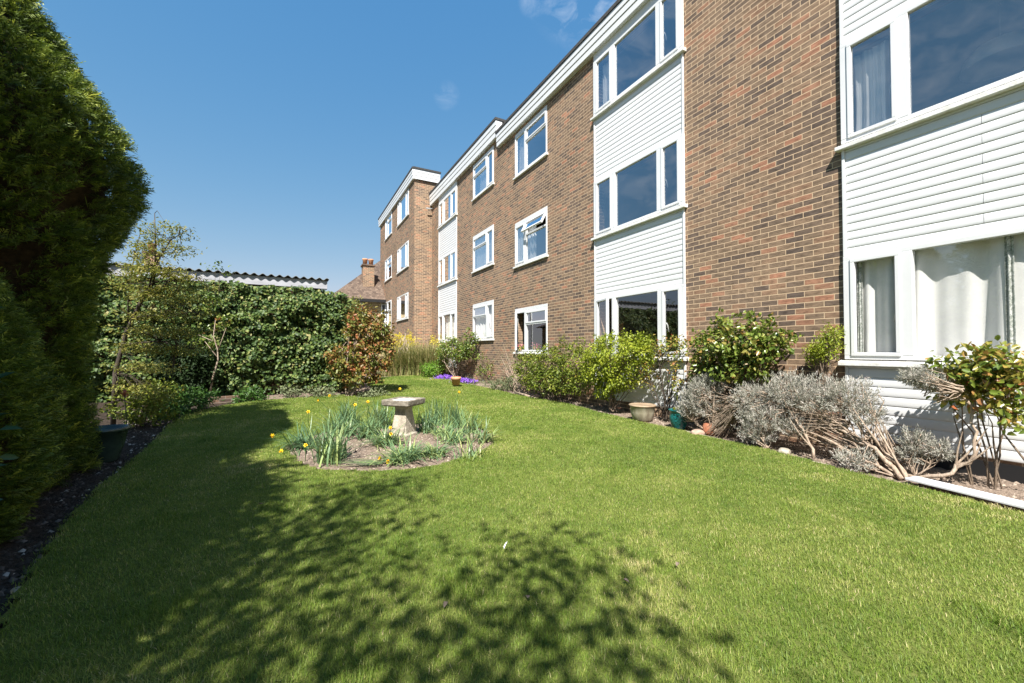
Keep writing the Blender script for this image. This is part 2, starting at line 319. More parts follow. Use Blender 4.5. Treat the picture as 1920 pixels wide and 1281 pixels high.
# ------------------------------------------------------------------ plants
def blob(px, py, rx, ry, X=None, dep=None, lim=.42):
    """a leaf mass whose centre is seen at a pixel of the photograph, on the plane x = X or at a depth"""
    c = onX(px, py, X) if X is not None else onD(px, py, dep)
    d = float((c-CP)@FW); r = rx*d/F; rz = ry*d/F
    if X is not None and r > lim*.9:
        ex = lim; ey = math.sqrt(max(r*r-(ex*.88)**2, .01))/.47; ey = min(ey, r*2.0)
    else: ex = ey = r
    return (c[0], c[1], c[2], ex, ey, rz)
def scatter(blobs, n, seed, shell=.55, rough=.3):
    wt = np.array([b[3]*b[4]+b[4]*b[5]+b[3]*b[5] for b in blobs]); wt = wt/wt.sum()
    k = rng.choice(len(blobs), n, p=wt); B = np.array(blobs)[k]; d = rdir(n)
    rad = shell+(1-shell)*np.sqrt(rng.random(n))
    rad = rad*(1+rough*lump(d+k[:, None]*1.7, seed, 4.))
    off = d*B[:, 3:6]*rad[:, None]
    return B[:, :3]+off, nrmz(d/np.maximum(B[:, 3:6], .02))
def shrub(name, label, cat, base, blobs, ncl, per, Ls, Ws, mat, stems=8, sr=.012, bark='bark', seed=1, spread=None, group=None, shell=.5, rough=.6,
          maxx=None, up=.5, leafname='foliage', tw=1.0, tintpow=1., bias=0., bspread=None):
    t = thing(name, label, cat, (base[0], base[1], base[2]), group)
    c, d = scatter(blobs, ncl, seed, shell, rough)
    if maxx is not None: c[:, 0] = np.minimum(c[:, 0], maxx-rng.random(ncl)*.06)
    c[:, 2] = np.maximum(c[:, 2], .03)
    n = ncl*per; sp = spread or Ls*1.3
    pos = np.repeat(c, per, 0)+rng.normal(size=(n, 3))*sp*.55
    if maxx is not None: pos[:, 0] = np.minimum(pos[:, 0], maxx-.01)
    pos[:, 2] = np.maximum(pos[:, 2], .02)
    ax = np.repeat(d, per, 0)*.7+rdir(n)*.8+np.array([0, 0, -.1]); nr = np.repeat(d, per, 0)*.5+np.array([0, 0, up])+rdir(n)*.55
    cl = rng.random(ncl)
    tint = np.clip(np.repeat(cl, per)*.5+rng.random(n)*.5, 0, 1)**tintpow+bias
    zs = np.array([b[2]+b[5] for b in blobs]).max(); z0 = np.array([b[2]-b[5] for b in blobs]).min()
    leaves(leafname, pos, ax, nr, Ls*rng.uniform(.65, 1.2, n), Ws*rng.uniform(.7, 1.2, n), mat, t, tint)
    if stems:
        mb = MB(); b0 = np.array(base, float)
        idx = rng.choice(ncl, min(ncl, int(stems*(1+4*tw))), replace=False); paths = []
        for q, i in enumerate(idx):
            e = c[i]
            if q < stems:
                s = b0+np.append(rng.normal(size=2)*(np.array(bspread) if bspread else sr*3), -.03)
                mid = s*.45+e*.55; mid[:2] = mid[:2]*.7+(s[:2]*.75+e[:2]*.25)*.3; mid += rng.normal(size=3)*.04
                rr = [sr*rng.uniform(.7, 1.2), sr*.7, sr*.3]; paths.append((s, mid, e))
                mb.tube([s, (s+mid)/2+rng.normal(size=3)*.025, mid, (mid+e)/2+rng.normal(size=3)*.025, e], [rr[0], rr[0]*.85, rr[1], rr[1]*.6, rr[2]], 5, False)
            else:
                s, m2, e2 = paths[min(range(len(paths)), key=lambda j: np.linalg.norm(paths[j][1]-e))]
                u = rng.uniform(.0, .6); p = m2*(1-u)+e2*u
                mb.tube([p, (p+e)/2+rng.normal(size=3)*.03, e], [sr*.45, sr*.35, sr*.15], 4, False)
        mb.build('stems', bark, t)
    return t
def spray_template(k=6):
    ks = [(0, 0, 0, 1, 0, .045)]
    for i in range(1, k+1):
        u = i/(k+1.2); ln = .5*(1-u*.75)
        for sgn in (-1, 1):
            ks.append((u*.92, 0, 0, ln*.72, sgn*ln*.62, .055))
    return ks
def sprays(name, pos, ax, nr, Ls, mat, parent, tint, k=6, wide=1.):
    T = spray_template(k); n = len(pos); ax = nrmz(ax); sd = nrmz(np.cross(nr, ax)); nr = np.cross(ax, sd); Ls = (np.ones(n)*Ls)[:, None]
    pos = pos-origin_of(parent); V = np.empty((n, len(T), 4, 3))
    for j, (a, s, z, da0, ds0, wd) in enumerate(T):
        if j: da = da0*rng.uniform(.5, 1.5, (n, 1)); ds = ds0*rng.uniform(.45, 1.35, (n, 1)); a = a+rng.uniform(-.09, .09, (n, 1))
        else: da = np.ones((n, 1)); ds = rng.normal(size=(n, 1))*.25
        b0 = pos+(ax*a+sd*s)*Ls; ln = np.hypot(da, ds); ua = da/ln; us = ds/ln
        dr = ax*ua+sd*us; cr = (-ax*us+sd*ua)*.8+nr*.6*(1 if j % 2 else -1); zz = nr*(.3*rng.normal(size=(n, 1)))*ln
        V[:, j, 0] = b0; V[:, j, 2] = b0+(dr*ln+zz)*Ls-np.array([0, 0, .12])*ln*Ls
        V[:, j, 1] = b0+(dr*ln*.45+cr*wd*wide*.5+zz*.5)*Ls; V[:, j, 3] = b0+(dr*ln*.45-cr*wd*wide*.5+zz*.5)*Ls
    m = n*len(T); b = (np.arange(m)*4)[:, None]
    tv = np.repeat(tint, len(T)*4).reshape(n, len(T), 4)
    tv = np.clip(tv+np.array([T[j][0]*.25 for j in range(len(T))])[None, :, None], 0, 1)
    return link(name, npmesh(name, V.reshape(-1, 3), b+np.array([[0, 1, 2, 3]]), tint=tv.ravel()), mat, parent)
def conifer(label, c, prof, n, Ls, seed, arc=None, name='conifer', k=6, wide=1., tint0=0., group=None, core=.86, lumpy=.1, zmin=0.02, stray=0):
    t = thing(name, label, 'conifer', (c[0], c[1], 0), group)
    zs = np.array([p[0] for p in prof]); rs = np.array([p[1] for p in prof])
    zz = np.linspace(zs[0], zs[-1], 300); cum = np.cumsum(np.interp(zz, zs, rs)+.05); z = np.interp(rng.random(n)*cum[-1], cum, zz)
    an = rng.uniform(arc[0], arc[1], n) if arc else rng.uniform(0, 2*math.pi, n)
    def rad(z, an):
        d = np.stack([np.cos(an), np.sin(an), z*.8], 1)
        return np.interp(z, zs, rs)*(1+lumpy*lump(d*1.0, seed, 2.4)+lumpy*.6*lump(d, seed+9, 6.))
    gap = lump(np.stack([np.cos(an), np.sin(an), z*.7], 1), seed+3, 9.)+.7*lump(np.stack([np.cos(an), np.sin(an), z*.7], 1), seed+5, 19.)
    kp = gap > -.42+.5*(rng.random(n)-.5); z, an, gap = z[kp], an[kp], gap[kp]; n = len(z)
    r = rad(z, an)*(1-.12*rng.random(n)**1.3+.045*gap)
    o = np.stack([np.cos(an), np.sin(an), np.zeros(n)], 1)
    pos = np.array([c[0], c[1], 0])+o*r[:, None]; pos[:, 2] = np.maximum(z, zmin)
    ax = o*.8+np.array([0, 0, .35])+rdir(n)*.55; nr = np.array([0, 0, 1.])*.6+rdir(n)*.8+o*.3
    sprays('foliage', pos-nrmz(ax)*Ls*.4, ax, nr, Ls*rng.uniform(.6, 1.25, n), 'conifer', t, np.clip(rng.random(n)**1.6*.75+tint0, 0, 1), k, wide)
    if stray:
        i = rng.choice(n, stray, replace=False); sax = o[i]*.7+np.array([0, 0, .55])+rdir(stray)*.35
        sprays('loose_tips', pos[i]-nrmz(sax)*.02, sax, np.array([0, 0, 1.])+rdir(stray)*.9, Ls*rng.uniform(.9, 1.6, stray), 'conifer', t, np.clip(.35+rng.random(stray)*.6, 0, 1), 8, .8)
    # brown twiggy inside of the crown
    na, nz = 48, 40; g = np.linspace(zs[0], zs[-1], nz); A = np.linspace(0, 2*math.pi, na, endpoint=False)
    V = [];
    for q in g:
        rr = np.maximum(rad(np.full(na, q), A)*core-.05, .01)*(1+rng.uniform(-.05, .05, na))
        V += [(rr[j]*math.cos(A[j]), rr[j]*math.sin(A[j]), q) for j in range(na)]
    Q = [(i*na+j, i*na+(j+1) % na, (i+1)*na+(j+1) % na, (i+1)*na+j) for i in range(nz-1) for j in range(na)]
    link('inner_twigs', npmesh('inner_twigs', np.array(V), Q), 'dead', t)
    MB().tube([(c[0], c[1], -.05), (c[0], c[1], zs[-1]*.5), (c[0], c[1], zs[-1]*.9)], [.12, .08, .02], 8).build('trunk', 'dark_bark', t)
    return t

# ================================================================== SETTING: ground, lawn, beds
def grid(x0, x1, y0, y1, st, zf, keep=None):
    xs = np.arange(x0, x1+st*.5, st); ys = np.arange(y0, y1+st*.5, st); nx, ny = len(xs), len(ys)
    X, Y = np.meshgrid(xs, ys); V = np.stack([X.ravel(), Y.ravel(), zf(X.ravel(), Y.ravel())], 1)
    i = np.arange(nx-1)[None, :]+np.arange(ny-1)[:, None]*nx; Q = np.stack([i, i+1, i+nx+1, i+nx], -1).reshape(-1, 4)
    if keep is not None:
        cx = V[Q].mean(1); Q = Q[keep(cx[:, 0], cx[:, 1])]
        used = np.unique(Q); mp = np.zeros(len(V), int); mp[used] = np.arange(len(used)); V = V[used]; Q = mp[Q]
    return V, Q
def inpoly(x, y, P):
    P = np.array(P); n = len(P); ins = np.zeros(len(x), bool); j = n-1
    for i in range(n):
        c = ((P[i, 1] > y) != (P[j, 1] > y)) & (x < (P[j, 0]-P[i, 0])*(y-P[i, 1])/(P[j, 1]-P[i, 1]+1e-12)+P[i, 0]); ins ^= c; j = i
    return ins
def vnoise(x, y, s, seed):
    r = np.random.default_rng(seed); o = 0
    for i in range(7):
        a = r.uniform(0, 6.28); f = s*r.uniform(.6, 1.6); o = o+np.sin((x*math.cos(a)+y*math.sin(a))*f+r.uniform(0, 6))*np.sin((x*math.sin(a)-y*math.cos(a))*f*.8+r.uniform(0, 6))
    return o/3.2
LAWN = [(-1.2, -3), (-1.1, 1.0), (-1.13, 2.7), (-1.26, 3.26), (-1.42, 4.2), (-1.5, 4.9), (-1.53, 5.7), (-1.62, 7.1), (-1.76, 8.6), (-1.74, 9.4), (-1.46, 10.4), (-.83, 10.95), (.13, 11.3), (1.05, 11.35),
        (1.75, 11.4), (2.05, 12.5), (2.2, 14.5), (2.73, 16.4), (3.72, 17.2), (4.6, 17.3), (5.0, 16.2), (4.95, 14.2), (4.9, 13.3), (5.07, 12.4), (5.35, 10.4), (5.42, 8.9), (5.5, 7.8), (5.3, 6.4), (5.18, 5.1),
        (5.22, 4.5), (5.13, 3.85), (5.1, 2.9), (4.93, 2.15), (4.9, 1.6), (4.85, .9), (4.8, -3)]
BC = (1.22, 5.55); BR = (1.33, 1.36)
def inbed(x, y, k=1.):
    a = np.arctan2(y-BC[1], x-BC[0]); w = 1+.03*np.sin(a*3+1)+.02*np.sin(a*7)
    return ((x-BC[0])/BR[0])**2+((y-BC[1])/BR[1])**2 < (k*w)**2
o = link('ground', npmesh('ground', [(-400, -400, -.12), (400, -400, -.12), (400, 400, -.12), (-400, 400, -.12)], [(0, 1, 2, 3)]), 'ground'); tag(o, kind='structure')
V, Q = grid(-1.0, 6.2, -3, 20, .05, lambda x, y: gh(x, y)+.012*vnoise(x, y, 14, 1)+.012*vnoise(x, y, 40, 2)+.02*np.clip((x-5)/.9, 0, 1), lambda x, y: (x > 4.4) | (y > 10.2))
tag(link('flower_bed', npmesh('flower_bed', V, Q, smooth=True), 'soil'), kind='structure')
V, Q = grid(-6, -.95, -3, 20, .05, lambda x, y: gh(x, y)+.012*vnoise(x, y, 14, 3)+.014*vnoise(x, y, 38, 4))
tag(link('mulched_border', npmesh('mulched_border', V, Q, smooth=True), 'dark_soil'), kind='structure')
V, Q = grid(-2, 5.8, -3, 17.5, .06, lambda x, y: gh(x, y)+.035+.012*vnoise(x, y, 2.2, 5), lambda x, y: inpoly(x, y, LAWN) & ~inbed(x, y, .97))
tag(link('lawn', npmesh('lawn', V, Q, smooth=True), 'turf'), kind='structure')
def bedz(x, y):
    q = np.sqrt(((x-BC[0])/BR[0])**2+((y-BC[1])/BR[1])**2)
    return .02+.05*np.clip(1-q, 0, 1)+.01*vnoise(x, y, 12, 6)+.011*vnoise(x, y, 42, 7)
V, Q = grid(-.4, 2.8, 3.9, 7.2, .03, bedz, lambda x, y: inbed(x, y, 1.03))
tag(link('round_bed', npmesh('round_bed', V, Q, smooth=True), 'soil'), kind='structure')
# grass blades
def grass_pts(n, dmin, dmax):
    x = rng.uniform(-1.9, 5.6, n*4); y = rng.uniform(-.6, 17.4, n*4)
    lat = x*RT[0]+y*RT[1]; dp = x*FW[0]+y*FW[1]; d = np.hypot(x, y)
    k = (d >= dmin) & (d < dmax) & (dp > .3) & (np.abs(lat) < dp*1.33+.3)
    x, y = x[k], y[k]
    jx, jy = rng.normal(size=(2, len(x)))*.025
    k = inpoly(x+jx, y+jy, LAWN) & ~inbed(x+jx, y+jy, .985)
    return x[k], y[k]
xs, ys, wd, hh = [], [], [], []
for dmin, dmax, dens, wdt, ht in ((0, 2.6, 26000, .0022, .028), (2.6, 4.2, 19000, .0026, .026), (4.2, 7, 11000, .0036, .026), (7, 11, 5500, .0055, .029), (11, 19, 2800, .009, .03)):
    a, b_ = grass_pts(int(dens*7.5*18/4), dmin, dmax)
    xs.append(a); ys.append(b_); wd.append(np.full(len(a), wdt)); hh.append(np.full(len(a), ht))
x = np.concatenate(xs); y = np.concatenate(ys); wd = np.concatenate(wd); hh = np.concatenate(hh); n = len(x)
pn = vnoise(x, y, 1.3, 11)*.55+vnoise(x, y, 3.4, 12)*.55+vnoise(x, y, 9, 13)*.45+vnoise(x, y, 23, 15)*.35
tall = np.clip(vnoise(x, y, 7, 14)*.9-.35, 0, 1.1)
spot = np.clip(vnoise(x, y, 2.7, 31)*1.4-.75, 0, 1)*np.clip(vnoise(x, y, 17, 32)+.6, 0, 1)
tint = np.clip(.41+.24*pn+.5*spot+rng.normal(size=n)*.14+(rng.random(n) < .05)*.42-.15*tall, 0, 1)
z = gh(x, y)+.032+.012*vnoise(x, y, 2.2, 5)
az = rng.uniform(0, 6.28, n)+.0; pitch = rng.normal(1.0, .33, n)
o = strips('grass', np.stack([x, y, z], 1), az, pitch, hh*rng.uniform(.6, 1.25, n)*(1+tall), wd*rng.uniform(.7, 1.2, n), rng.uniform(.2, 1.3, n), 'grass', None, tint, K=2)
tag(o, 'short mown green grass covering the whole lawn', 'grass', kind='stuff')
# crumbs of soil, chips of bark
def crumbs(name, label, n, poly, size, mat, zf):
    x0, x1, y0, y1, keep = poly
    x = rng.uniform(x0, x1, n*3); y = rng.uniform(y0, y1, n*3); k = keep(x, y); x, y = x[k][:n], y[k][:n]; n = len(x)
    s = size*rng.uniform(.4, 1.6, n)**1.5; tt = np.array([(1, 0, -.5), (-.5, .9, -.5), (-.5, -.9, -.5), (.1, .1, .6)])
    a = rng.uniform(0, 6.28, n); st = rng.uniform(.6, 1.5, (n, 1)); V = np.empty((n, 4, 3))
    for i in range(4):
        V[:, i, 0] = x+s*(tt[i, 0]*np.cos(a)*st[:, 0]-tt[i, 1]*np.sin(a)); V[:, i, 1] = y+s*(tt[i, 0]*np.sin(a)*st[:, 0]+tt[i, 1]*np.cos(a)); V[:, i, 2] = zf(x, y)+s*tt[i, 2]*.8+s*.3
    b = (np.arange(n)*4)[:, None]; T = np.concatenate([b+np.array([q]) for q in ([0, 1, 3], [1, 2, 3], [2, 0, 3])])
    return tag(link(name, npmesh(name, V.reshape(-1, 3), None, T, tint=np.repeat(rng.random(n), 4)), mat), label, 'soil', kind='stuff')
M['clod'] = leafmat('clod', [(0, (.12, .09, .07)), (.7, (.26, .2, .155)), (1, (.42, .35, .28))], 0, .95, .1)
M['chip'] = leafmat('chip', [(0, (.02, .016, .012)), (.75, (.075, .06, .05)), (.95, (.16, .13, .11)), (1, (.5, .48, .44))], 0, .9, .2)
crumbs('soil_clods', 'loose crumbs of dry brown soil in the bed along the building', 9000, (4.75, 5.9, .3, 13, lambda x, y: ~inpoly(x, y, LAWN)), .011, 'clod', lambda x, y: gh(x, y)+.02*np.clip((x-5)/.9, 0, 1))
crumbs('soil_clods', 'loose crumbs of soil on the round daffodil bed', 5000, (-.2, 2.6, 4.1, 7, lambda x, y: inbed(x, y, .98)), .009, 'clod', bedz)
crumbs('bark_chips', 'dark bark chips and pebbles covering the border beside the conifers', 14000, (-2.6, -.95, .8, 10.8, lambda x, y: ~inpoly(x, y, LAWN)), .012, 'chip', gh)

# ================================================================== APARTMENT BUILDING
BLD = thing('apartment_building', 'long three storey brown brick apartment building with white weatherboard bays', 'building', (D, 10, 0))
def wallgrid(ys, zs, solid, X, thick=.25):
    """a wall facing -x with real openings: cell (i, j) is solid or an opening"""
    mb = MB(); ny, nz = len(ys)-1, len(zs)-1
    sol = lambda i, j: 0 <= i < ny and 0 <= j < nz and solid((ys[i]+ys[i+1])/2, (zs[j]+zs[j+1])/2)
    X2 = X+thick
    for i in range(ny):
        for j in range(nz):
            if not sol(i, j): continue
            a, b, c, d = ys[i], ys[i+1], zs[j], zs[j+1]
            mb.add([(X, a, c), (X, a, d), (X, b, d), (X, b, c)], [(3, 2, 1, 0)]); mb.add([(X2, a, c), (X2, a, d), (X2, b, d), (X2, b, c)], [(0, 1, 2, 3)])
            if not sol(i-1, j): mb.add([(X, a, c), (X2, a, c), (X2, a, d), (X, a, d)], [(0, 1, 2, 3)])
            if not sol(i+1, j): mb.add([(X, b, c), (X2, b, c), (X2, b, d), (X, b, d)], [(3, 2, 1, 0)])
            if not sol(i, j-1): mb.add([(X, a, c), (X, b, c), (X2, b, c), (X2, a, c)], [(0, 1, 2, 3)])
            if not sol(i, j+1): mb.add([(X, a, d), (X, b, d), (X2, b, d), (X2, a, d)], [(3, 2, 1, 0)])
    return mb
def wall_with(holes, y0, y1, z0, z1, X, mat='brick'):
    ys = sorted({y0, y1, *[h[0] for h in holes], *[h[1] for h in holes]}); zs = sorted({z0, z1, *[h[2] for h in holes], *[h[3] for h in holes]})
    return wallgrid(ys, zs, lambda y, z: not any(h[0] < y < h[1] and h[2] < z < h[3] for h in holes), X).build('wall', mat, BLD)
def ring(mb, X0, X1, y0, y1, z0, z1, wd):
    mb.box(X0, X1, y0, y1, z0, z0+wd); mb.box(X0, X1, y0, y1, z1-wd, z1); mb.box(X0, X1, y0, y0+wd, z0+wd, z1-wd); mb.box(X0, X1, y1-wd, y1, z0+wd, z1-wd)
def pane(X, y0, y1, z0, z1, par, tf=None):
    vs = [(X, y0, z0), (X, y0, z1), (X, y1, z1), (X, y1, z0)]
    if tf: vs = [tf(v) for v in vs]
    MB().add(vs, [(0, 1, 2, 3)]).build('pane', 'clear_glass' if z0 < 1.9 else 'glass', par)
def window(X, y0, y1, z0, z1, lights, sill=True, head=0., fr=.05, sillp=.06):
    """white frame flush with the wall; lights = (ya, yb, kind) along the wall"""
    mb = MB(); xf, xb = X-.012, X+.07
    zt = z1-head
    mb.box(xf, xb, y0, y1, z0, z0+fr); mb.box(xf, xb, y0, y1, zt-fr, zt)
    if head: mb.box(xf+.003, xb, y0, y1, zt, z1)
    la = sorted(lights); edges = [y0]+[v for l in la for v in l[:2]]+[y1]
    for i in range(0, len(edges), 2): mb.box(xf-.002, xb, edges[i], edges[i+1], z0+fr, zt-fr)
    zh = zt-fr-(zt-z0)*.27
    for a, b, k in la:
        if k.startswith('hop'): mb.box(xf-.001, xb, a, b, zh-.05, zh)
    w_ = mb.build('window', 'white', BLD, .004)
    za, zb = z0+fr, zt-fr
    def case(a, b, c, d, tf=None):
        m2 = MB(); ring(m2, xf-.014, X+.03, a, b, c, d, .042)
        if tf: m2.v = [tuple(tf(v)) for v in m2.v]
        cs = m2.build('casement', 'white', w_, .004); pane(X+.008, a+.042, b-.042, c+.042, d-.042, w_, tf)
    for a, b, k in la:
        if k == 'fixed': pane(X+.02, a, b, za, zb, w_)
        elif k == 'case': case(a-.008, b+.008, za-.008, zb+.008)
        elif k == 'hop':
            pane(X+.02, a, b, za, zh-.05, w_); case(a-.008, b+.008, zh-.008, zb+.008)
        elif k == 'hopopen':
            pane(X+.02, a, b, za, zh-.05, w_); an = R(28)
            def tf(v):
                dx, dz = v[0]-xf, v[2]-zb; return (xf+dx*math.cos(an)+dz*math.sin(an), v[1], zb-dx*math.sin(an)+dz*math.cos(an))
            case(a-.008, b+.008, zh-.008, zb+.008, tf)
        elif k.startswith('side'):
            an = R(float(k[4:]))
            def tf(v):
                dx, dy = v[0]-xf, v[1]-b; return (xf+dx*math.cos(an)+dy*math.sin(an), b-dx*math.sin(an)+dy*math.cos(an), v[2])
            case(a-.008, b+.008, za-.008, zb+.008, tf)
        if k == 'case':
            mid = (za+zb)/2-.12; left = (a+b)/2 < (y0+y1)/2; hy = b-.035 if left else a+.035; sg = -1 if left else 1
            MB().tube([(X+.04, hy, mid+.1), (X+.06, hy+sg*.012, mid+.06), (X+.065, hy+sg*.035, mid-.06)], .011, 6).build('handle', 'white', w_)
    if sill:
        MB().add([(X-sillp, y0-.05, z0-.075), (X-sillp, y1+.05, z0-.075), (X-sillp, y1+.05, z0-.03), (X-sillp, y0-.05, z0-.03), (X+.05, y0-.05, z0-.075), (X+.05, y1+.05, z0-.075), (X+.05, y1+.05, z0-.002), (X+.05, y0-.05, z0-.002)],
                 [(3, 2, 1, 0), (4, 5, 6, 7), (0, 1, 5, 4), (2, 3, 7, 6), (1, 2, 6, 5), (3, 0, 4, 7)]).build('sill', 'sill', w_, .004)
    return w_
def cladding(X, y0, y1, z0, z1, pitch=.0985, joint=None, top_plain=.0):
    mb = MB(); k = int(round((z1-z0-top_plain)/pitch)); p = (z1-z0-top_plain)/k
    a0, a1 = y0+.03, y1-.03
    for i in range(k):
        zb = z0+i*p; prof = [(X-.011, zb), (X-.0172, zb+.002), (X-.0195, zb+.009), (X-.0205, zb+p*.3), (X-.0195, zb+p*.6), (X-.0175, zb+p*.85), (X-.0145, zb+p*.97), (X-.011, zb+p+.002)]
        segs = [(a0, a1)]
        if joint and i % 2: segs = [(a0, joint-.002), (joint+.002, a1)]
        for s, e in segs:
            vs = [(q[0], s, q[1]) for q in prof]+[(q[0], e, q[1]) for q in prof]; n = len(prof)
            mb.add(vs, [(j, j+1, n+j+1, n+j) for j in range(n-1)], True)
            mb.add([vs[j] for j in range(n)]+[(X-.004, s, zb+p)], [tuple(range(n+1))[::-1]]); mb.add([vs[n+j] for j in range(n)]+[(X-.004, e, zb+p)], [tuple(range(n+1))])
    if top_plain: mb.box(X-.02, X-.004, a0, a1, z1-top_plain+.004, z1)
    c = mb.build('cladding', 'board', BLD)
    for ea, eb in ((y0, a0-.001), (a1+.001, y1)): MB().box(X-.036, X-.003, ea, eb, z0, z1).build('edge_trim', 'white', c, .003)
    return c
def fascia(X, y0, y1, z0, z1, ov=.12, ends=True):
    """three stepped white boards, a dark felt edge over them"""
    h = (z1-z0)/3; mb = MB()
    for i in range(3):
        mb.box(X-ov-.012*i, X+.1, y0, y1, z0+i*h+(.004 if i else 0), z0+(i+1)*h-.022)
        if i < 2: mb.box(X-ov+.012, X+.1, y0+.004, y1-.004, z0+(i+1)*h-.022, z0+(i+1)*h+.004)
    f_ = mb.build('fascia', 'white', BLD, .003)
    MB().box(X-ov-.045, X+.4, y0-.02, y1+.02, z1-.01, z1+.07).build('roof_edge', 'roof', f_)
    return f_
def bay(X, y0, y1, sills, tops, lights, ends, gnd0, joint=None):
    """a white bay: windows on three floors with weatherboard between"""
    for i, (s, t) in enumerate(zip(sills, tops)):
        window(X-.03, y0+.0, y1-.0, s+.075, t, lights[i])
        zb = gnd0 if i == 0 else tops[i-1]
        cladding(X, y0, y1, zb+.003, s-.004, joint=joint, top_plain=.03)
    if ends > tops[2]+.05:
        mb = MB().box(X-.03, X+.05, y0, y1, tops[2]+.003, ends); mb.build('head_panel', 'white', BLD, .003)
SN = (1.06, 3.69, 6.41); TN = (2.38, 5.0, 7.72)           # near block sills and heads
SF = (1.56, 4.14, 6.83); TF = (2.83, 5.41, 8.0)           # far block
# --- near block
bays_near = [(4.75, 7.13), (.08, 2.46)]
holes = []
for a, b in bays_near:
    for s, t in zip(SN, TN): holes.append((a+.02, b-.02, s+.09, t-.02))
AW = [(1.13, 2.48), (3.72, 5.09), (6.45, 7.82)]
for s, t in AW: holes.append((9.1, 10.85, s+.0, t))
wall_with(holes, -5.0, 11.95, -.1, 8.12, D)
b1 = lambda k: [(4.84, 5.22, 'case'), (5.34, 6.44, 'fixed'), (6.56, 7.04, k)]
bay(D, 4.75, 7.13, SN, TN, [b1('side14'), b1('case'), b1('case')], 7.95, .2)
b2 = [(.17, .58, 'case'), (.72, 1.83, 'fixed'), (1.94, 2.38, 'case')]
bay(D, .08, 2.46, SN, TN, [b2, b2, b2], 7.95, .2, joint=1.31)
for (s, t), kL, kR in zip(AW, ('side30', 'case', 'fixed'), ('hop', 'hopopen', 'hop')):
    window(D, 9.08, 10.87, s+.07, t, [(9.14, 10.2, kR), (10.3, 10.81, kL)], head=.09)
fascia(D, -5, 11.93, 7.90, 8.34)
# --- far block
holes = [(15.9, 18.2, s+.09, t-.02) for s, t in zip(SF, TF)]
BW = [(1.57, 2.94), (4.12, 5.5), (6.85, 8.19)]
for s, t in BW: holes.append((12.4, 14.16, s, t))
wall_with(holes, 11.952, 19.6, -.1, 8.5, D)
b3 = [(15.97, 16.5, 'case'), (16.62, 17.5, 'fixed'), (17.6, 18.12, 'case')]
bay(D, 15.88, 18.23, SF, TF, [b3, b3, b3], 8.3, .5)
for (s, t) in BW:
    window(D, 12.38, 14.18, s+.07, t, [(12.44, 12.88, 'case'), (12.98, 14.12, 'hop')], head=.08)
fascia(D, 11.95, 19.36, 8.28, 8.83)
# --- wing that steps forward at the far end
XW = 5.07; YW = 19.4
SW = (2.81, 5.43, 8.05)
holes = []
W1 = [(20.45, 22.95, s, s+1.34) for s in SW]; W2 = [(24.45, 26.4, s+.06, s+1.42) for s in SW]
W2[0] = (24.45, 26.4, 2.2, 4.2)
for h in W1+W2: holes.append((h[0]+.02, h[1]-.02, h[2], h[3]))
wall_with(holes, YW, 28.1, -.1, 9.6, XW)
for h in W1: window(XW, h[0], h[1], h[2]+.07, h[3], [(20.53, 21.0, 'case'), (21.12, 22.3, 'fixed'), (22.42, 22.87, 'case')])
for i, h in enumerate(W2): window(XW, h[0], h[1], h[2]+.07, h[3], [(24.53, 25.6, 'hop'), (25.72, 26.32, 'fixed')])
mb = MB(); mb.add([(XW+.25, YW, -.1), (XW+1.2, YW, -.1), (XW+1.2, YW, 9.6), (XW+.25, YW, 9.6)], [(0, 1, 2, 3)])
mb.add([(XW+1.2, YW, 8.2), (XW+1.2, YW+1.0, 8.2), (XW+1.2, YW+1.0, 9.6), (XW+1.2, YW, 9.6)], [(0, 1, 2, 3)])
mb.add([(XW+1.2, YW+1.0, 8.2), (XW+9, YW+1.0, 8.2), (XW+9, YW+1.0, 9.35), (XW+1.2, YW+1.0, 9.35)], [(0, 1, 2, 3)])
mb.add([(XW+9, YW+1.0, 8.2), (XW+9, 28.1, 8.2), (XW+9, 28.1, 9.6), (XW+9, YW+1.0, 9.35)], [(3, 2, 1, 0)]); mb.build('wall', 'brick', BLD)
fascia(XW, YW-.08, 28.2, 9.46, 9.95, ov=.1)
mb = MB(); 
for i in range(3): mb.box(XW-.1+.03, XW+1.25, YW-.1-.012*i, YW-.08, 9.46+i*.163+.004, 9.46+(i+1)*.163-.012)
mb.box(XW-.05, XW+1.24, YW-.09, YW-.079, 9.46, 9.94)
for i in range(3): mb.box(XW+1.27, XW+9, YW+.9-.012*i, YW+.98, 9.2+i*.163+.004, 9.2+(i+1)*.163-.012)
f_ = mb.build('fascia', 'white', BLD, .003)
mb = MB().box(XW-.1, XW+1.28, YW-.16, YW-.102, 9.94, 10.02); mb.box(XW+1.29, XW+9, YW+.82, YW+1.4, 9.68, 9.76); mb.build('roof_edge', 'roof', f_)
# roofs, floors and rooms behind the openings
mb = MB(); mb.box(D+.3, D+9, -5, 11.9, 8.3, 8.4); mb.box(D+.3, D+9, 11.96, 19.3, 8.75, 8.86); mb.box(XW+.3, XW+1.2, 19.5, 28.1, 9.88, 9.96); mb.box(XW+1.3, XW+9, 20.9, 28.1, 9.6, 9.66)
mb.build('roof', 'roof', BLD)
fl = MB()
for z in (.0, 2.68, 5.32): fl.box(D+.26, D+4.2, -4.9, 11.8, z, z+.18)
fl.box(D+.26, D+4.2, -4.9, 11.8, 8.0, 8.1)
for z in (.5, 3.1, 5.78): fl.box(D+.26, D+4.2, 11.97, 19.35, z, z+.18)
fl.box(D+.26, D+4.2, 11.97, 19.35, 8.4, 8.5)
for z in (1.7, 4.4, 7.0): fl.box(XW+.26, XW+5.2, 19.45, 28.0, z, z+.18)
fl.box(XW+.26, XW+5.2, 19.45, 28.0, 9.5, 9.6)
fl.build('floor_slab', 'inside', BLD)
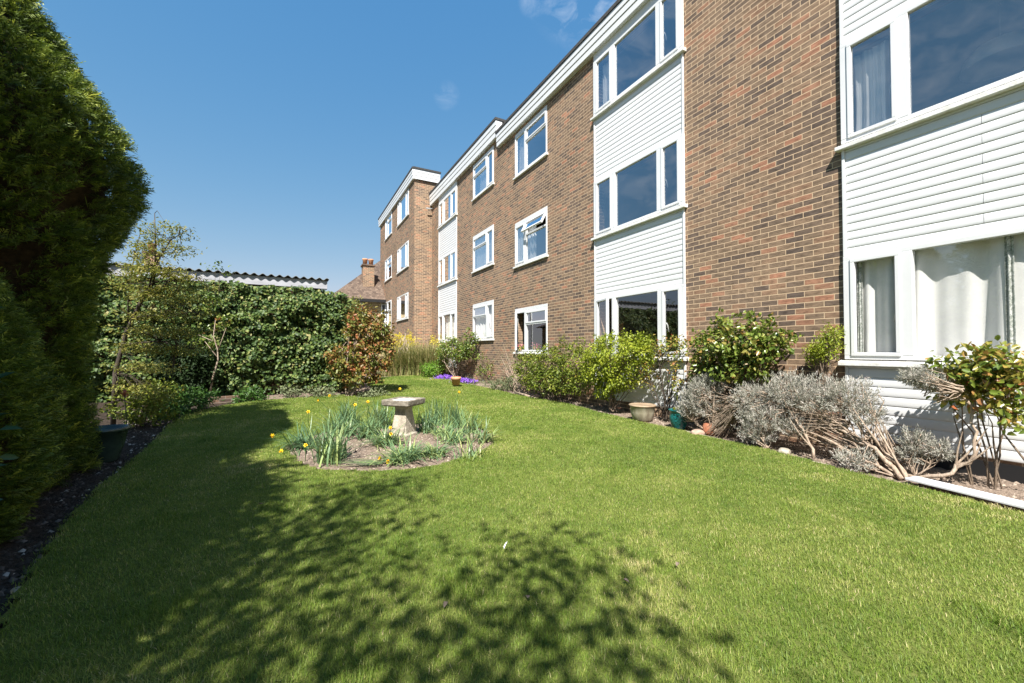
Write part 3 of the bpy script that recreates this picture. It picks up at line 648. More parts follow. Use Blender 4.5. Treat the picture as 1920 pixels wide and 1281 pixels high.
iw = MB(); iw.box(D+4.2, D+4.3, -4.9, 19.3, -.1, 8.5); iw.box(XW+5.2, XW+5.3, 19.5, 28, -.1, 9.6)
for yy in (-4.95, -1.2, 3.6, 8.1): iw.box(D+.251, D+4.2, yy, yy+.1, -.1, 8.0)
for yy in (11.85, 15.0, 19.3): iw.box(D+.251, D+4.2, yy, yy+.08, -.1, 8.4)
for yy in (19.46, 23.6, 28.0): iw.box(XW+.251, XW+5.2, yy, yy+.08, -.1, 9.4)
iw.build('interior_wall', 'inside', BLD)
MB().box(D-.012, D+.1, .06, 2.5, -.1, .17).build('plinth', 'black', BLD)
# small overflow pipe beside the wing
MB().tube([(D-.002, 19.2, 8.1), (D-.35, 19.2, 8.08)], .03, 8).build('overflow_pipe', 'metal', BLD)

# ------------------------------------------------------------------ curtains, blinds and things seen in the windows
def curtain(label, X, y0, y1, z0, z1, mat='curtain', folds=10, amp=.03, gather=0., flare=0., cat='curtain', name='curtain', group=None):
    ny = 90; nz = 14; V = []; ph = rng.uniform(0, 6, 4); fw = rng.uniform(.7, 1.3, 3)
    for j in range(nz+1):
        v = j/nz; z = z0+(z1-z0)*v; w0 = 1-gather*math.sin(v*math.pi*.9)
        for i in range(ny+1):
            u = i/ny; yy = y0+(y1-y0)*(u*w0)
            dx = amp*(math.sin(u*folds*6.28*fw[0]+ph[0]+.6*math.sin(v*2+ph[3]))+.5*math.sin(u*folds*2.7*fw[1]+ph[1])+.4*math.sin(u*folds*11*fw[2]+v+ph[2]))*(1-.35*v)
            V.append((X+dx, yy, z))
    n1 = ny+1; Q = [(j*n1+i, j*n1+i+1, (j+1)*n1+i+1, (j+1)*n1+i) for j in range(nz) for i in range(ny)]
    ob = link(name, npmesh(name, np.array(V)-np.array([X, (y0+y1)/2, z0]), Q, smooth=True), mat); ob.location = (X, (y0+y1)/2, z0)
    so_ = ob.modifiers.new('cloth', 'SOLIDIFY'); so_.thickness = .003
    return tag(ob, label, cat, group)
curtain('plain white curtain drawn across the large ground floor window, beside the right rose', D+.1, .12, 1.86, .75, 2.5, folds=7, amp=.032)
curtain('plain white curtain in the left light of the large ground floor window', D+.085, 1.93, 2.36, .75, 2.5, folds=3, amp=.022)
curtain('narrow leaf patterned curtain at the left edge of the large ground floor window', D+.06, 2.31, 2.36, .75, 2.45, 'lining', 2, .008)
curtain('narrow leaf patterned curtain edge hanging mid window over the right rose', D+.055, 1.14, 1.2, .75, 2.45, 'lining', 2, .012)
curtain('gathered white curtain behind the narrow light of the large first floor window', D+.13, 2.05, 2.42, 3.4, 4.86, folds=5, amp=.022, gather=.12)
curtain('pink patterned curtain in the first floor bay window above the lime shrub', D+.12, 6.62, 6.76, 3.5, 4.6, 'pink', 2, .02)
curtain('white curtain in the top floor bay window under the roof edge', D+.12, 6.7, 6.98, 6.2, 7.6, folds=3)
curtain('white curtain behind the open top hopper window on the first floor', D+.12, 9.85, 10.3, 3.5, 4.95, folds=4)
curtain('white net curtain behind the narrow light beside the open hopper', D+.11, 10.35, 10.83, 3.5, 4.95, folds=3)
curtain('white curtain in the top floor window with a hopper, above the open one', D+.12, 10.3, 10.83, 6.2, 7.7, folds=3)
curtain('parted white curtain in the top floor window of the far brick stretch', D+.12, 13.1, 14.1, 6.6, 8.0, folds=5, gather=.3)
curtain('looped white net curtain in the first floor window of the far brick stretch', D+.11, 12.45, 14.12, 3.9, 5.4, folds=8, amp=.025)
curtain('white lace net curtain in the ground floor window of the far brick stretch', D+.11, 12.45, 14.12, 1.4, 2.85, folds=9, amp=.02)
curtain('white net curtain in the ground floor window of the far white bay', D+.11, 15.95, 18.1, 1.4, 2.8, folds=9, amp=.02)
curtain('white curtain in the top floor window of the far white bay', D+.12, 17.0, 18.1, 6.6, 7.9, folds=6)
t = thing('window_blind', 'cream slatted blind in the first floor window of the far white bay', 'blind', (D+.15, 16.6, 4.3))
mb = MB()
for i in range(16): mb.add([(D+.12, 16.0, 4.3+i*.065), (D+.12, 18.1, 4.3+i*.065), (D+.16, 18.1, 4.335+i*.065), (D+.16, 16.0, 4.335+i*.065)], [(0, 1, 2, 3)])
mb.build('slats', 'curtain', t); MB().box(D+.11, D+.17, 15.98, 18.12, 5.34, 5.39).build('headrail', 'white', t)
t = thing('pendant_lamp', 'white round pendant lampshade hanging behind the large first floor window', 'lamp', (D+1.3, 1.44, 4.6))
MB().lathe([(.05, .28), (.2, .24), (.3, .12), (.33, 0), (.325, 0), (.29, .1), (.19, .22), (.04, .26)], (D+1.3, 1.44, 4.58)).build('lamp_shade', 'curtain', t)
MB().tube([(D+1.3, 1.44, 4.85), (D+1.3, 1.44, 5.3)], .006, 6).build('cord', 'white', t)
def vase(label, p, mat, sc=1., name='vase', cat='vase'):
    o = MB().lathe([(.05*sc, 0), (.075*sc, .04*sc), (.08*sc, .1*sc), (.05*sc, .17*sc), (.055*sc, .2*sc), (.045*sc, .2*sc), (.03*sc, .16*sc)], (0, 0, 0), 20).build(name, mat); o.location = p
    return tag(o, label, cat)
vase('small white ornament on the sill left inside the large first floor window', (D+.16, 1.62, 3.76), 'white', .5, 'ornament', 'ornament')
vase('white bowl shaped ornament on the sill right inside the large first floor window', (D+.2, .95, 3.76), 'basin', .7, 'ornament', 'ornament')
vase('small white pot on the sill of the top window above the open hopper', (D+.15, 10.05, 6.5), 'white', .7)
o = MB().box(-.02, .02, -.12, .12, 0, .22).build('picture_frame', 'white', None, .004); o.location = (D+.3, 5.05, 1.12); o.rotation_euler = (0, .15, .2)
tag(o, 'small white frame on the ground floor sill behind the thin rose', 'picture frame')
# pink pot plant on the open ground floor window
for j, (yy, lab) in enumerate(((10.55, 'pink flowering plant on the sill in the opened ground floor window'), (9.9, 'pink flowering plant on the sill under the fixed ground floor pane, beside the opened light'))):
    p = (D+.02 if j == 0 else D+.14, yy, 1.22)
    t = thing('pot_plant', lab, 'pot plant', p)
    c = rng.normal(size=(26, 3))*np.array([.05, .1, .04])+np.array([p[0]-.0, p[1], p[2]+.15])
    tag(leaves('flowers', c, rdir(26), rdir(26), .045, .04, 'pinkflower', t, rng.random(26)), kind='stuff')
    c = rng.normal(size=(60, 3))*np.array([.05, .1, .04])+np.array([p[0], p[1], p[2]+.08]); leaves('foliage', c, rdir(60), rdir(60), .06, .04, 'midgreen', t, rng.random(60))
    MB().lathe([(.05, 0), (.07, .1), (.065, .1), (.05, .08)], p, 16).build('pot', 'terracotta', t)

# ================================================================== SHED, HOUSES
SH = thing('shed', 'low outbuilding with grey fascia and corrugated roof behind the ivy', 'shed', (-1.5, 14, 0))
MB().box(-5.5, .7, 12.62, 16.5, -.1, 2.93).build('wall', 'dark_brick', SH)
def q(px, py, Y): d = ray(px, py); return CP+d*(Y/d[1])
MB().box(-5.7, .82, 12.42, 12.6, 2.94, 3.17).build('fascia', 'grey_fascia', SH, .004)
mb = MB(); nx = 360; xs_ = np.linspace(-5.75, .86, nx); zz_ = 3.205+.028*np.sin(xs_*2*math.pi/.19)
vs = [(a, 12.34, c) for a, c in zip(xs_, zz_)]+[(a, 17, c+.25) for a, c in zip(xs_, zz_)]+[(a, 12.34, c-.012) for a, c in zip(xs_, zz_)]+[(a, 17, c+.238) for a, c in zip(xs_, zz_)]
mb.add(vs, [(i, i+1, nx+i+1, nx+i) for i in range(nx-1)]+[(2*nx+i+1, 2*nx+i, 3*nx+i, 3*nx+i+1) for i in range(nx-1)]+[(2*nx+i, 2*nx+i+1, i+1, i) for i in range(nx-1)], True)
mb.build('roof', 'corrugated', SH)
def house(name, label, x0, x1, y0, y1, ze, zr, chim, wallmat, wins):
    t = thing(name, label, 'house', ((x0+x1)/2, (y0+y1)/2, 0))
    MB().box(x0, x1, y0, y1, -.1, ze).build('wall', wallmat, t)
    e = .4; hy = (y0+y1)/2; hx = (y1-y0)/2
    a = [(x0-e, y0-e, ze), (x1+e, y0-e, ze), (x1+e, y1+e, ze), (x0-e, y1+e, ze), (x0+hx, hy, zr), (max(x1-hx, x0+hx+.1), hy, zr)]
    r_ = MB().add(a, [(0, 1, 5, 4), (1, 2, 5), (2, 3, 4, 5), (3, 0, 4), (3, 2, 1, 0)]).build('roof', 'tile', t)
    MB().box(x0-e-.03, x1+e+.03, y0-e-.05, y0-e-.002, ze-.12, ze+.06).build('gutter', 'black', t)
    for (cx, cy, cz, s, npots) in chim:
        c = MB(); c.box(cx-s, cx+s, cy-s, cy+s, ze, cz); c.build('chimney', 'brick', r_)
        c = MB().box(cx-s-.06, cx+s+.06, cy-s-.06, cy+s+.06, cz+.002, cz+.1); c.build('chimney_cap', 'dark_brick', r_)
        for k in range(npots): MB().lathe([(.13, 0), (.15, .3), (.17, .32), (.17, .4), (.12, .4), (.11, .1)], (cx+(k-(npots-1)/2)*.36, cy, cz+.1), 14).build('chimney_pot', 'terracotta', r_)
    for wx0, wx1, wz0, wz1 in wins:
        f = MB(); m2 = MB()
        y = y0-.03; ww = .07
        f.box(wx0, wx1, y-.02, y+.028, wz0, wz0+ww); f.box(wx0, wx1, y-.02, y+.028, wz1-ww, wz1); f.box(wx0, wx0+ww, y-.02, y+.028, wz0+ww, wz1-ww); f.box(wx1-ww, wx1, y-.02, y+.028, wz0+ww, wz1-ww)
        mid = (wx0+wx1)/2; f.box(mid-.04, mid+.04, y-.022, y+.028, wz0+ww, wz1-ww)
        w_ = f.build('window', 'white', t); MB().box(wx0+ww, wx1-ww, y, y+.027, wz0+ww, wz1-ww).build('pane', 'dark_pane', w_)
    return t
m, N, L, b = newmat('dark_pane'); b.inputs['Base Color'].default_value = (.03, .035, .04, 1); b.inputs['Roughness'].default_value = .08; M['dark_pane'] = m
house('house', 'pale yellow brick house with brown tiled hip roof between ivy and the flats', 2.15, 11.5, 26.5, 33, 4.3, 7.6, [(4.2, 27.5, 6.6, .34, 2)], 'yellow_brick', [(2.75, 3.75, 3.0, 4.15), (4.85, 5.7, 3.0, 4.15)])
house('house', 'distant brick house behind the maple, only its chimney clear of the shed', -9, -4.6, 21.5, 26, 2.9, 4.15, [(-5.55, 23.4, 5.45, .22, 1)], 'brick', [])

# ================================================================== IVY on the shed wall
t = thing('ivy', 'thick glossy green ivy covering the shed wall under grey fascia', 'ivy', (-.8, 12.4, 0))
n = 17000
u = rng.uniform(-4.6, 1.75, n); vv = rng.random(n)**.9
def ivytop(u): return 2.92-.5*np.clip((u-.75)/1.0, 0, 1)**1.6+.07*vnoise(u, u*0, 5, 21)
def ivyy(u, z): return 12.32-.2-.2*vnoise(u, z*1.5, 3.2, 22)-.12*vnoise(u, z*1.6, 8, 23)+1.1*np.clip((u-1.05)/.7, 0, 1.2)**2-.12*np.sin(np.clip(z/2.9, 0, 1)*3.1)
zt = ivytop(u); z = .12+vv*(zt-.1)
keepz = (z > .35+.3*vnoise(u, u*0, 4, 24)) | (rng.random(n) < .35); u, z = u[keepz], z[keepz]; n = len(u)
y = ivyy(u, z)+rng.random(n)*.16
clump = np.clip(vnoise(u, z*1.4, 7, 25), -1, 1)
ax = rdir(n)*.7+np.array([0, -.25, -.6]); nr = np.array([.1, -.75, .55])+rdir(n)*.5
leaves('foliage', np.stack([u, y, z], 1), ax, nr, .082*rng.uniform(.6, 1.2, n), .075*rng.uniform(.6, 1.2, n), 'ivy', t, np.clip(rng.random(n)**1.4+.15*clump, 0, 1), .15, .2)
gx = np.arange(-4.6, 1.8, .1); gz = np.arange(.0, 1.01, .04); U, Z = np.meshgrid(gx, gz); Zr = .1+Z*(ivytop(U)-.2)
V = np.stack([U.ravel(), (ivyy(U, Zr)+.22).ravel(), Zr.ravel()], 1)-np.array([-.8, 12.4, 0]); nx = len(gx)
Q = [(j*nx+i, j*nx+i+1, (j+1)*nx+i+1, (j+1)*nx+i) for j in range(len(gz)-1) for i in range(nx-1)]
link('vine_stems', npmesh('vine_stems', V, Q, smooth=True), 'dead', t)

# ================================================================== LEFT SIDE: conifers, maple, laurel
conifer('tall dark green conifer towering at the left edge above the bed', (-3.0, 5.4), [(.05, 1.2), (.6, 1.3), (1.3, 1.28), (1.8, 1.28), (2.2, 1.38), (2.6, 1.5), (2.95, 1.56), (3.3, 1.45), (3.7, 1.26), (4.2, 1.0), (4.7, .78), (5.3, .5), (5.9, .12)], 30000, .13, 31, arc=(-2.4, 1.6), k=7, stray=420, wide=1.1)
conifer('low spreading conifer in front of the tall one, at lower left', (-2.55, 3.85), [(.03, .95), (.4, 1.12), (.9, 1.15), (1.4, 1.05), (1.8, .8), (2.1, .4), (2.25, .1)], 17000, .105, 32, arc=(-2.6, 1.8), k=7, tint0=.02, lumpy=.16, stray=200, wide=1.1)
conifer('very tall conifer left of the frame whose shadow tip reaches the lawn', (-3.3, 2.7), [(.3, 1.0), (1.5, 1.25), (3.5, 1.2), (4.6, .8), (5.8, .4), (6.8, .06)], 1400, .42, 33, k=5, wide=1.6)
conifer('dense conifer left of the camera shading the near lawn', (-3.1, .9), [(.3, .9), (1.5, 1.3), (3.0, 1.3), (4.5, .95), (5.6, .5), (6.3, .08)], 1300, .42, 34, k=5, wide=1.6)
conifer('bushy conifer behind the camera on the left shading the lower lawn', (-2.7, -.9), [(.3, .7), (1.2, .9), (2.4, .85), (3.4, .5), (4.0, .2), (4.3, .05)], 700, .42, 36, k=5, wide=1.6)
# broadleaf tree behind the camera
def tree(label, base, crown, ncl, per, Ls, mat, seed):
    t = thing('broadleaf_tree', label, 'tree', base)
    c, d = scatter(crown, ncl, seed, .3, .4); n = ncl*per
    pos = np.repeat(c, per, 0)+rng.normal(size=(n, 3))*.17
    leaves('crown', pos, rdir(n), rdir(n)+np.array([0, 0, .8]), Ls*rng.uniform(.7, 1.2, n), Ls*.6, mat, t, rng.random(n))
    mb = MB(); b0 = np.array(base, float); top = b0+np.array([.1, .2, 3.6]); mb.tube([b0, (b0+top)/2+.08, top], [.16, .13, .09], 10)
    for i in rng.choice(ncl, 40, replace=False):
        e = c[i]; s = b0+(top-b0)*rng.uniform(.6, 1); mb.tube([s, (s+e)/2+rng.normal(size=3)*.15, e], [.05, .03, .008], 5, False)
    mb.build('trunk', 'bark', t); return t
tree('leafy broadleaf tree behind the camera casting dappled shade on the lawn', (-3.4, -1.6, 0), [(-2.9, -1.2, 4.9, 1.15, 1.3, 1.0), (-1.9, -1.2, 4.4, .85, .85, .5), (-2.3, -.2, 5.3, .9, .9, .7), (-1.5, -1.9, 5.0, .8, .8, .5), (-.9, -1.3, 4.7, .45, .5, .25), (-1.2, -2.6, 4.6, .7, .6, .35), (-.75, -2.0, 4.5, .35, .35, .2)], 235, 24, .075, 'midgreen', 35)
# Japanese maple
dm = 6.6
mz = [(240, 520, 35, 24), (380, 538, 26, 13), (310, 545, 48, 16), (278, 478, 22, 24), (300, 445, 34, 40), (335, 435, 22, 14), (262, 470, 22, 40), (345, 470, 26, 14), (285, 505, 50, 18), (340, 520, 34, 12), (260, 545, 40, 14), (320, 560, 62, 14), (345, 590, 50, 12), (270, 590, 40, 12), (300, 620, 70, 13), (260, 650, 45, 13), (330, 655, 55, 12), (275, 690, 55, 13), (250, 725, 45, 16), (290, 735, 40, 14)]
bl = [blob(a, b_, c, d_, dep=dm+random.uniform(-.25, .25)) for a, b_, c, d_ in mz]
base = onD(212, 790, dm); base[2] = .02
t = thing('maple_tree', 'slender Japanese maple with fine olive leaves beside the tall conifer', 'tree', base)
ncl = 760; c, d = scatter(bl, ncl, 41, .1, .3); per = 13; n = ncl*per
pos = np.repeat(c, per, 0)+rng.normal(size=(n, 3))*np.array([.07, .07, .022])
leaves('foliage', pos, rdir(n)*np.array([1, 1, .4])+np.array([0, 0, -.25]), rdir(n)*.5+np.array([0, 0, 1.]), .055*rng.uniform(.6, 1.2, n), .02, 'maple', t, rng.random(n), .1, .2)
mb = MB(); tp = [onD(a, b_, dm) for a, b_ in ((212, 790), (216, 700), (236, 625), (262, 570), (288, 530))]; tp[0][2] = -.03
mb.tube(tp, [.036, .033, .03, .027, .02], 8)
mains = [tp]
for path, r0 in (([(288, 530), (292, 480), (290, 400)], .02), ([(276, 550), (290, 500), (320, 450), (350, 432)], .016), ([(240, 615), (240, 560), (248, 500), (262, 440)], .015), ([(250, 595), (310, 590), (372, 590)], .013), ([(230, 645), (300, 640), (360, 655)], .013), ([(288, 530), (330, 525), (372, 520)], .012)):
    pp = [onD(a, b_, dm+random.uniform(-.1, .1)) for a, b_ in path]; mb.tube(pp, [r0]+[r0*.6]*(len(pp)-2)+[r0*.25], 6); mains.append(pp)
allp = np.array([p for m_ in mains for k in range(len(m_)-1) for p in (m_[k], (m_[k]+m_[k+1])/2, m_[k+1])])
for i in rng.choice(ncl, 230, replace=False):
    e = c[i]; s = allp[np.argmin(np.linalg.norm(allp-e, axis=1)+rng.random(len(allp))*.25)]
    mb.tube([s, (s+e)/2+np.array([0, 0, .04])+rng.normal(size=3)*.03, e], [.006, .004, .0015], 4, False)
mb.build('trunk', 'dark_bark', t)
# laurel leaves at the very left edge
t = thing('laurel', 'laurel with large glossy leaves poking in at the extreme left edge', 'shrub', (-1.95, 1.1, 0))
P = []; 
for a, b_ in ((8, 590), (22, 583), (10, 700), (30, 712), (6, 770), (22, 782), (12, 845), (40, 850), (28, 870), (45, 800), (4, 640), (0, 900), (20, 930)): P.append(onD(a, b_, 1.75+random.uniform(-.1, .15)))
P = np.array(P); P = np.concatenate([P, P+rng.normal(size=P.shape)*.05+np.array([-.1, -.06, 0])]); n = len(P)
leaves('foliage', P-np.array([.05, .05, 0]), rdir(n)*.5+np.array([.8, .3, .1]), rdir(n)*.4+np.array([0, -.5, .7]), .062*rng.uniform(.7, 1.2, n), .03, 'laurel', t, rng.random(n), .15, .25)
mb = MB()
for p in P[:8]: mb.tube([(-1.95, 1.1, -.02), (p+np.array([-1.9, 1.1, .5]))/2+np.array([-.06, 0, 0]), p-np.array([.05, .05, 0])], [.014, .01, .003], 5, False)
mb.build('stems', 'dark_bark', t)
# small planting along the left border
shrub('fern', 'bright green ferny ground cover beside the lawn edge under the maple', 'fern', onZ(345, 775), [blob(350, 752, 42, 20, dep=7.9), blob(318, 768, 30, 16, dep=7.4), blob(385, 745, 18, 12, dep=8.4)], 240, 9, .09, .022, 'fern', 6, .006, seed=42, shell=.2, spread=.07)
shrub('low_shrub', 'dark twiggy shrub low behind the dark green pot', 'shrub', onZ(262, 800), [blob(262, 765, 45, 28, dep=6.6), blob(300, 740, 35, 25, dep=7.6)], 240, 9, .06, .03, 'midgreen', 12, .006, 'dark_bark', seed=43, shell=.2)
shrub('slender_shrub', 'thin bare stemmed shrub with yellow green top leaning on the ivy', 'shrub', onZ(393, 738, .03), [blob(412, 612, 17, 12, dep=9.6), blob(380, 640, 26, 12, dep=9.6), blob(425, 597, 15, 10, dep=9.6), blob(408, 505, 22, 8, dep=9.6), blob(395, 570, 18, 25, dep=9.6)], 70, 7, .075, .045, 'rose', 4, .014, 'pale_bark', seed=44, shell=.1)
shrub('shade_filler_shrub', 'added very dark shrub imitating the shaded recess left of the ivy', 'shrub', onZ(345, 742, .02), [blob(345, 690, 44, 46, dep=9.2), blob(320, 650, 34, 40, dep=9.3), blob(372, 705, 20, 34, dep=9.3)], 520, 10, .075, .04, 'ivy_shade', 8, .016, 'dark_bark', seed=47, shell=.4)  # added bush; its dark leaves imitate the ivy's shaded left end
shrub('low_plant', 'dark leafy low plant between brick edging and ivy foot', 'plant', onZ(468, 750, .05), [blob(468, 745, 22, 12, dep=9.4)], 70, 9, .1, .03, 'fern', 3, .005, seed=45, shell=.1)
shrub('low_plant', 'sprawling leafy weeds at the ivy foot left of the red shrub', 'plant', onZ(580, 745, .05), [blob(545, 735, 22, 7, dep=10.2), blob(600, 738, 30, 8, dep=10.3), blob(700, 742, 28, 7, dep=10.4)], 160, 8, .07, .035, 'herb', 5, .004, seed=46, shell=.1)
t = thing('tulip', 'single orange red tulip in deep shade above the dark pot', 'flower', (-2.25, 7.2, 0))
p = onD(233, 742, 5.6); t.location = (p[0], p[1], 0)
leaves('petals', np.tile(p, (7, 1))+rng.normal(size=(7, 3))*.015, rdir(7)*.5+np.array([0, 0, .8]), rdir(7), .075, .04, 'rose_red', t, np.full(7, .97), .3, -.1)
MB().tube([(p[0], p[1], 0), (p[0]+.03, p[1], p[2]*.5), p], .005, 5).build('stem', 'fern', t)
b0 = [onD(a, b_, 9.35) for a, b_ in ((390, 738), (400, 705), (409, 675), (408, 655), (400, 630), (404, 600))]; b0[0][2] = .0
t = bpy.data.objects['slender_shrub']; mb = MB(); mb.tube(b0, [.024, .02, .017, .014, .01, .005], 7)
for a, b_, c_, d_ in ((409, 672, 384, 640), (408, 660, 424, 615), (400, 640, 372, 628)): mb.tube([onD(a, b_, 9.35), onD((a+c_)/2, (b_+d_)/2, 9.3), onD(c_, d_, 9.35)], [.013, .009, .004], 6)
mb.build('main_stem', 'pale_bark', t)
# low brick edging below the ivy
o = MB().box(-.42, .42, -.06, .06, -.05, .2).build('brick_edging', 'dark_brick', None, .004); p = onZ(435, 757, 0); o.location = (p[0], 11.25, 0); o.rotation_euler = (0, 0, .25)
tag(o, 'low dark brick edging at the bed corner below the ivy', 'wall')

# ================================================================== RED SHRUB and the far corner
shrub('red_shrub', 'tall shrub with red brown and olive leaves at the ivy corner', 'shrub', onZ(655, 748), [blob(690, 620, 42, 32, dep=10.9), blob(660, 672, 36, 26, dep=10.5), blob(703, 665, 34, 30, dep=10.8), blob(672, 702, 34, 20, dep=10.5), blob(645, 690, 26, 20, dep=10.4), blob(672, 608, 24, 18, dep=10.9), blob(715, 630, 20, 32, dep=11), blob(632, 680, 18, 20, dep=10.4), blob(680, 590, 22, 12, dep=10.9)], 520, 10, .1, .06, 'redleaf', 16, .022, 'pale_bark', seed=51, shell=.35, spread=.1)
shrub('golden_bush', 'small olive gold bush rounding off behind the ivy end', 'shrub', onD(655, 700, 13.5)*np.array([1, 1, 0]), [blob(655, 580, 26, 20, dep=13.5), blob(640, 600, 20, 30, dep=13.5), blob(660, 640, 24, 50, dep=13.5)], 300, 9, .1, .05, 'maple', 8, .02, seed=52, shell=.4)
t = thing('pampas_grass', 'tall clump of straw and green ornamental grass with pale plumes', 'ornamental grass', (4.4, 17.9, .12))
n = 2600; cc = np.array([(3.9, 17.9), (4.5, 17.7), (5.0, 17.3), (5.3, 16.9)])[rng.integers(0, 4, n)]
bs = np.stack([cc[:, 0]+rng.normal(size=n)*.22, cc[:, 1]+rng.normal(size=n)*.2, np.full(n, .12)], 1)
strips('blades', bs, rng.uniform(0, 6.28, n), rng.normal(1.38, .14, n), rng.uniform(.9, 1.75, n), .022, rng.uniform(.1, 1.5, n), 'pampas', t, np.clip(rng.random(n)*.8+.15*(rng.random(n) < .2), 0, 1), 6)
P = np.array([onD(a, b_, 17.7) for a, b_ in ((757, 650), (764, 658), (750, 668))]); n = 90
pp = np.repeat(P, 30, 0)+rng.normal(size=(n, 3))*np.array([.06, .06, .2]); leaves('plume', pp, rdir(n)*.3+np.array([0, 0, 1]), rdir(n), .2, .03, 'plume', t, rng.random(n))
shrub('forsythia', 'yellow flowering forsythia behind the ornamental grass', 'shrub', (4.6, 18.7, .12), [blob(762, 640, 24, 16, dep=18.8), blob(745, 648, 20, 20, dep=18.8), blob(820, 640, 20, 10, dep=18.8)], 220, 9, .06, .035, 'forsythia', 8, .012, seed=53, shell=.2)
shrub('green_mound', 'small bright green rounded plant beside the purple flowers', 'plant', onZ(808, 708, .12), [blob(808, 694, 17, 13, dep=16.4)], 170, 9, .07, .03, 'bright', 4, .006, seed=54, shell=.4)
shrub('corner_shrub', 'dark green multi stemmed shrub against the far white bay', 'shrub', onX(853, 704, 5.5), [blob(848, 652, 28, 16, X=5.45), blob(882, 636, 12, 16, X=5.6), blob(832, 668, 16, 16, X=5.4), blob(862, 664, 26, 10, X=5.5), blob(878, 655, 14, 14, X=5.6)], 330, 9, .085, .05, 'rose', 12, .016, 'pale_bark', seed=55, shell=.3, maxx=5.9)
shrub('wall_rose', 'sparse bare climbing rose against the brick beside the corner shrub', 'shrub', onX(905, 712, 5.75), [blob(900, 668, 12, 10, X=5.78), blob(916, 690, 12, 16, X=5.78), blob(900, 695, 10, 12, X=5.75)], 60, 6, .06, .035, 'rose', 9, .007, 'bark', seed=56, shell=.1, maxx=5.92)
t = thing('herb_mound', 'grey green low herb mound on the bed edge before the bare twigs', 'plant', onX(945, 732, 5.55))
c, d = scatter([blob(940, 724, 26, 12, X=5.5), blob(962, 722, 22, 12, X=5.6)], 330, 57, .5); n = 330*8
strips('foliage', np.repeat(c, 8, 0), rng.uniform(0, 6.28, n), rng.uniform(.5, 1.4, n), .09, .012, np.zeros(n), 'herb', t, rng.random(n), 2)
shrub('weeds', 'thin pale weeds along the wall foot beside the terracotta pot', 'plant', onX(895, 716, 5.5), [blob(890, 716, 24, 8, X=5.5), blob(915, 722, 18, 8, X=5.4)], 90, 8, .08, .012, 'herb', 4, .004, seed=58, shell=.1)
t = thing('bare_bush', 'bare straw coloured twigs rising beside the green shrub', 'shrub', onX(975, 738, 5.6))
mb = MB()
for i in range(46):
    s = onX(975+random.gauss(0, 8), 738, 5.6); s[2] = .02; e = onX(955+random.gauss(0, 16), 680+random.gauss(0, 18), 5.65)
    mb.tube([s, (s+e)/2+rng.normal(size=3)*.05, e], [.007, .005, .002], 4, False)
mb.build('stems', 'pale_bark', t)
c = np.array([onX(950+random.gauss(0, 16), 680+random.gauss(0, 16), 5.65) for _ in range(220)]); leaves('foliage', c, rdir(220), rdir(220), .05, .014, 'herb', t, rng.random(220))
o = MB().tube([onX(965, 735, 5.35), onX(985, 741, 5.35), onX(1008, 749, 5.38)], [.02, .03, .035], 8).build('log', 'pale_bark'); tag(o, 'pale broken branch lying on the bed edge by the herb mound', 'branch')
# pots
def pot(name, label, p, prof, mat, soil=None, group=None):
    t = thing(name, label, 'flower pot', p, group)
    MB().lathe(prof, p, 36).build('body', mat, t)
    r, z = soil; MB().lathe([(.01, z-.01), (r, z-.01), (r, z), (.01, z+.01)], p, 24).build('soil', 'dark_soil', t)
    return t
p = onZ(855, 722, .16)
pot('flower_pot', 'small terracotta pot with thick rim among purple flowers', p, [(.11, 0), (.14, .17), (.155, .175), (.16, .25), (.14, .25), (.12, .17)], 'terracotta', (.13, .2))
pt = p.copy()
for k, (a, b_, rx, lab) in enumerate(((836, 714, 16, 'purple aubrieta cushion left of the terracotta pot'), (872, 713, 13, 'purple aubrieta cushion right of the terracotta pot'))):
    c0 = onX(a, b_, 5.15); t = thing('aubrieta', lab, 'flowers', (c0[0], c0[1], .12)); n = 420
    off = rng.normal(size=(n, 3))*np.array([.2*rx/16, .22, .035]); pp = np.array([c0[0], c0[1], .2])+off; pp[:, 2] = .16+np.abs(off[:, 2])+.06*np.exp(-(off[:, 0]**2+off[:, 1]**2)/.05)
    tag(leaves('flowers', pp, rdir(n), rdir(n)*.4+np.array([0, -.3, .9]), .05, .05, 'purple', t, rng.random(n), .05, 0), kind='stuff')
    n = 260; off = rng.normal(size=(n, 3))*np.array([.22*rx/16, .24, .02]); leaves('foliage', np.array([c0[0], c0[1], .15])+off, rdir(n), rdir(n), .06, .03, 'herb', t, rng.random(n))
p = onZ(1197, 791); p = np.array([5.36, 5.2, .01])
pot('flower_pot', 'wide cream glazed pot with terracotta rim below the lime shrub', p, [(.13, 0), (.17, .04), (.2, .16), (.21, .26), (.218, .265), (.22, .285), (.205, .29), (.19, .28), (.18, .22)], 'glazed_cream', (.185, .25))
MB().lathe([(.212, .262), (.222, .264), (.232, .284), (.21, .294), (.192, .286)], p, 36).build('rim', 'tan_rim', bpy.data.objects['flower_pot.001'])
p = np.array([5.33, 4.42, .01])
pot('flower_pot', 'teal glazed pot beside the silver lavender', p, [(.085, 0), (.105, .03), (.135, .13), (.138, .2), (.122, .255), (.126, .27), (.148, .29), (.15, .305), (.13, .302), (.11, .26)], 'glazed_teal', (.115, .275))
t = thing('seedling', 'small pale green seedling growing in the teal pot', 'plant', p+np.array([0, 0, .28])); n = 26
leaves('foliage', p+np.array([0, 0, .3])+rng.normal(size=(n, 3))*np.array([.05, .05, .015]), rdir(n)+np.array([0, 0, .5]), rdir(n)+np.array([0, 0, 1]), .06, .03, 'lime', t, rng.random(n))
p = np.array([-1.86, 6.2, .0])
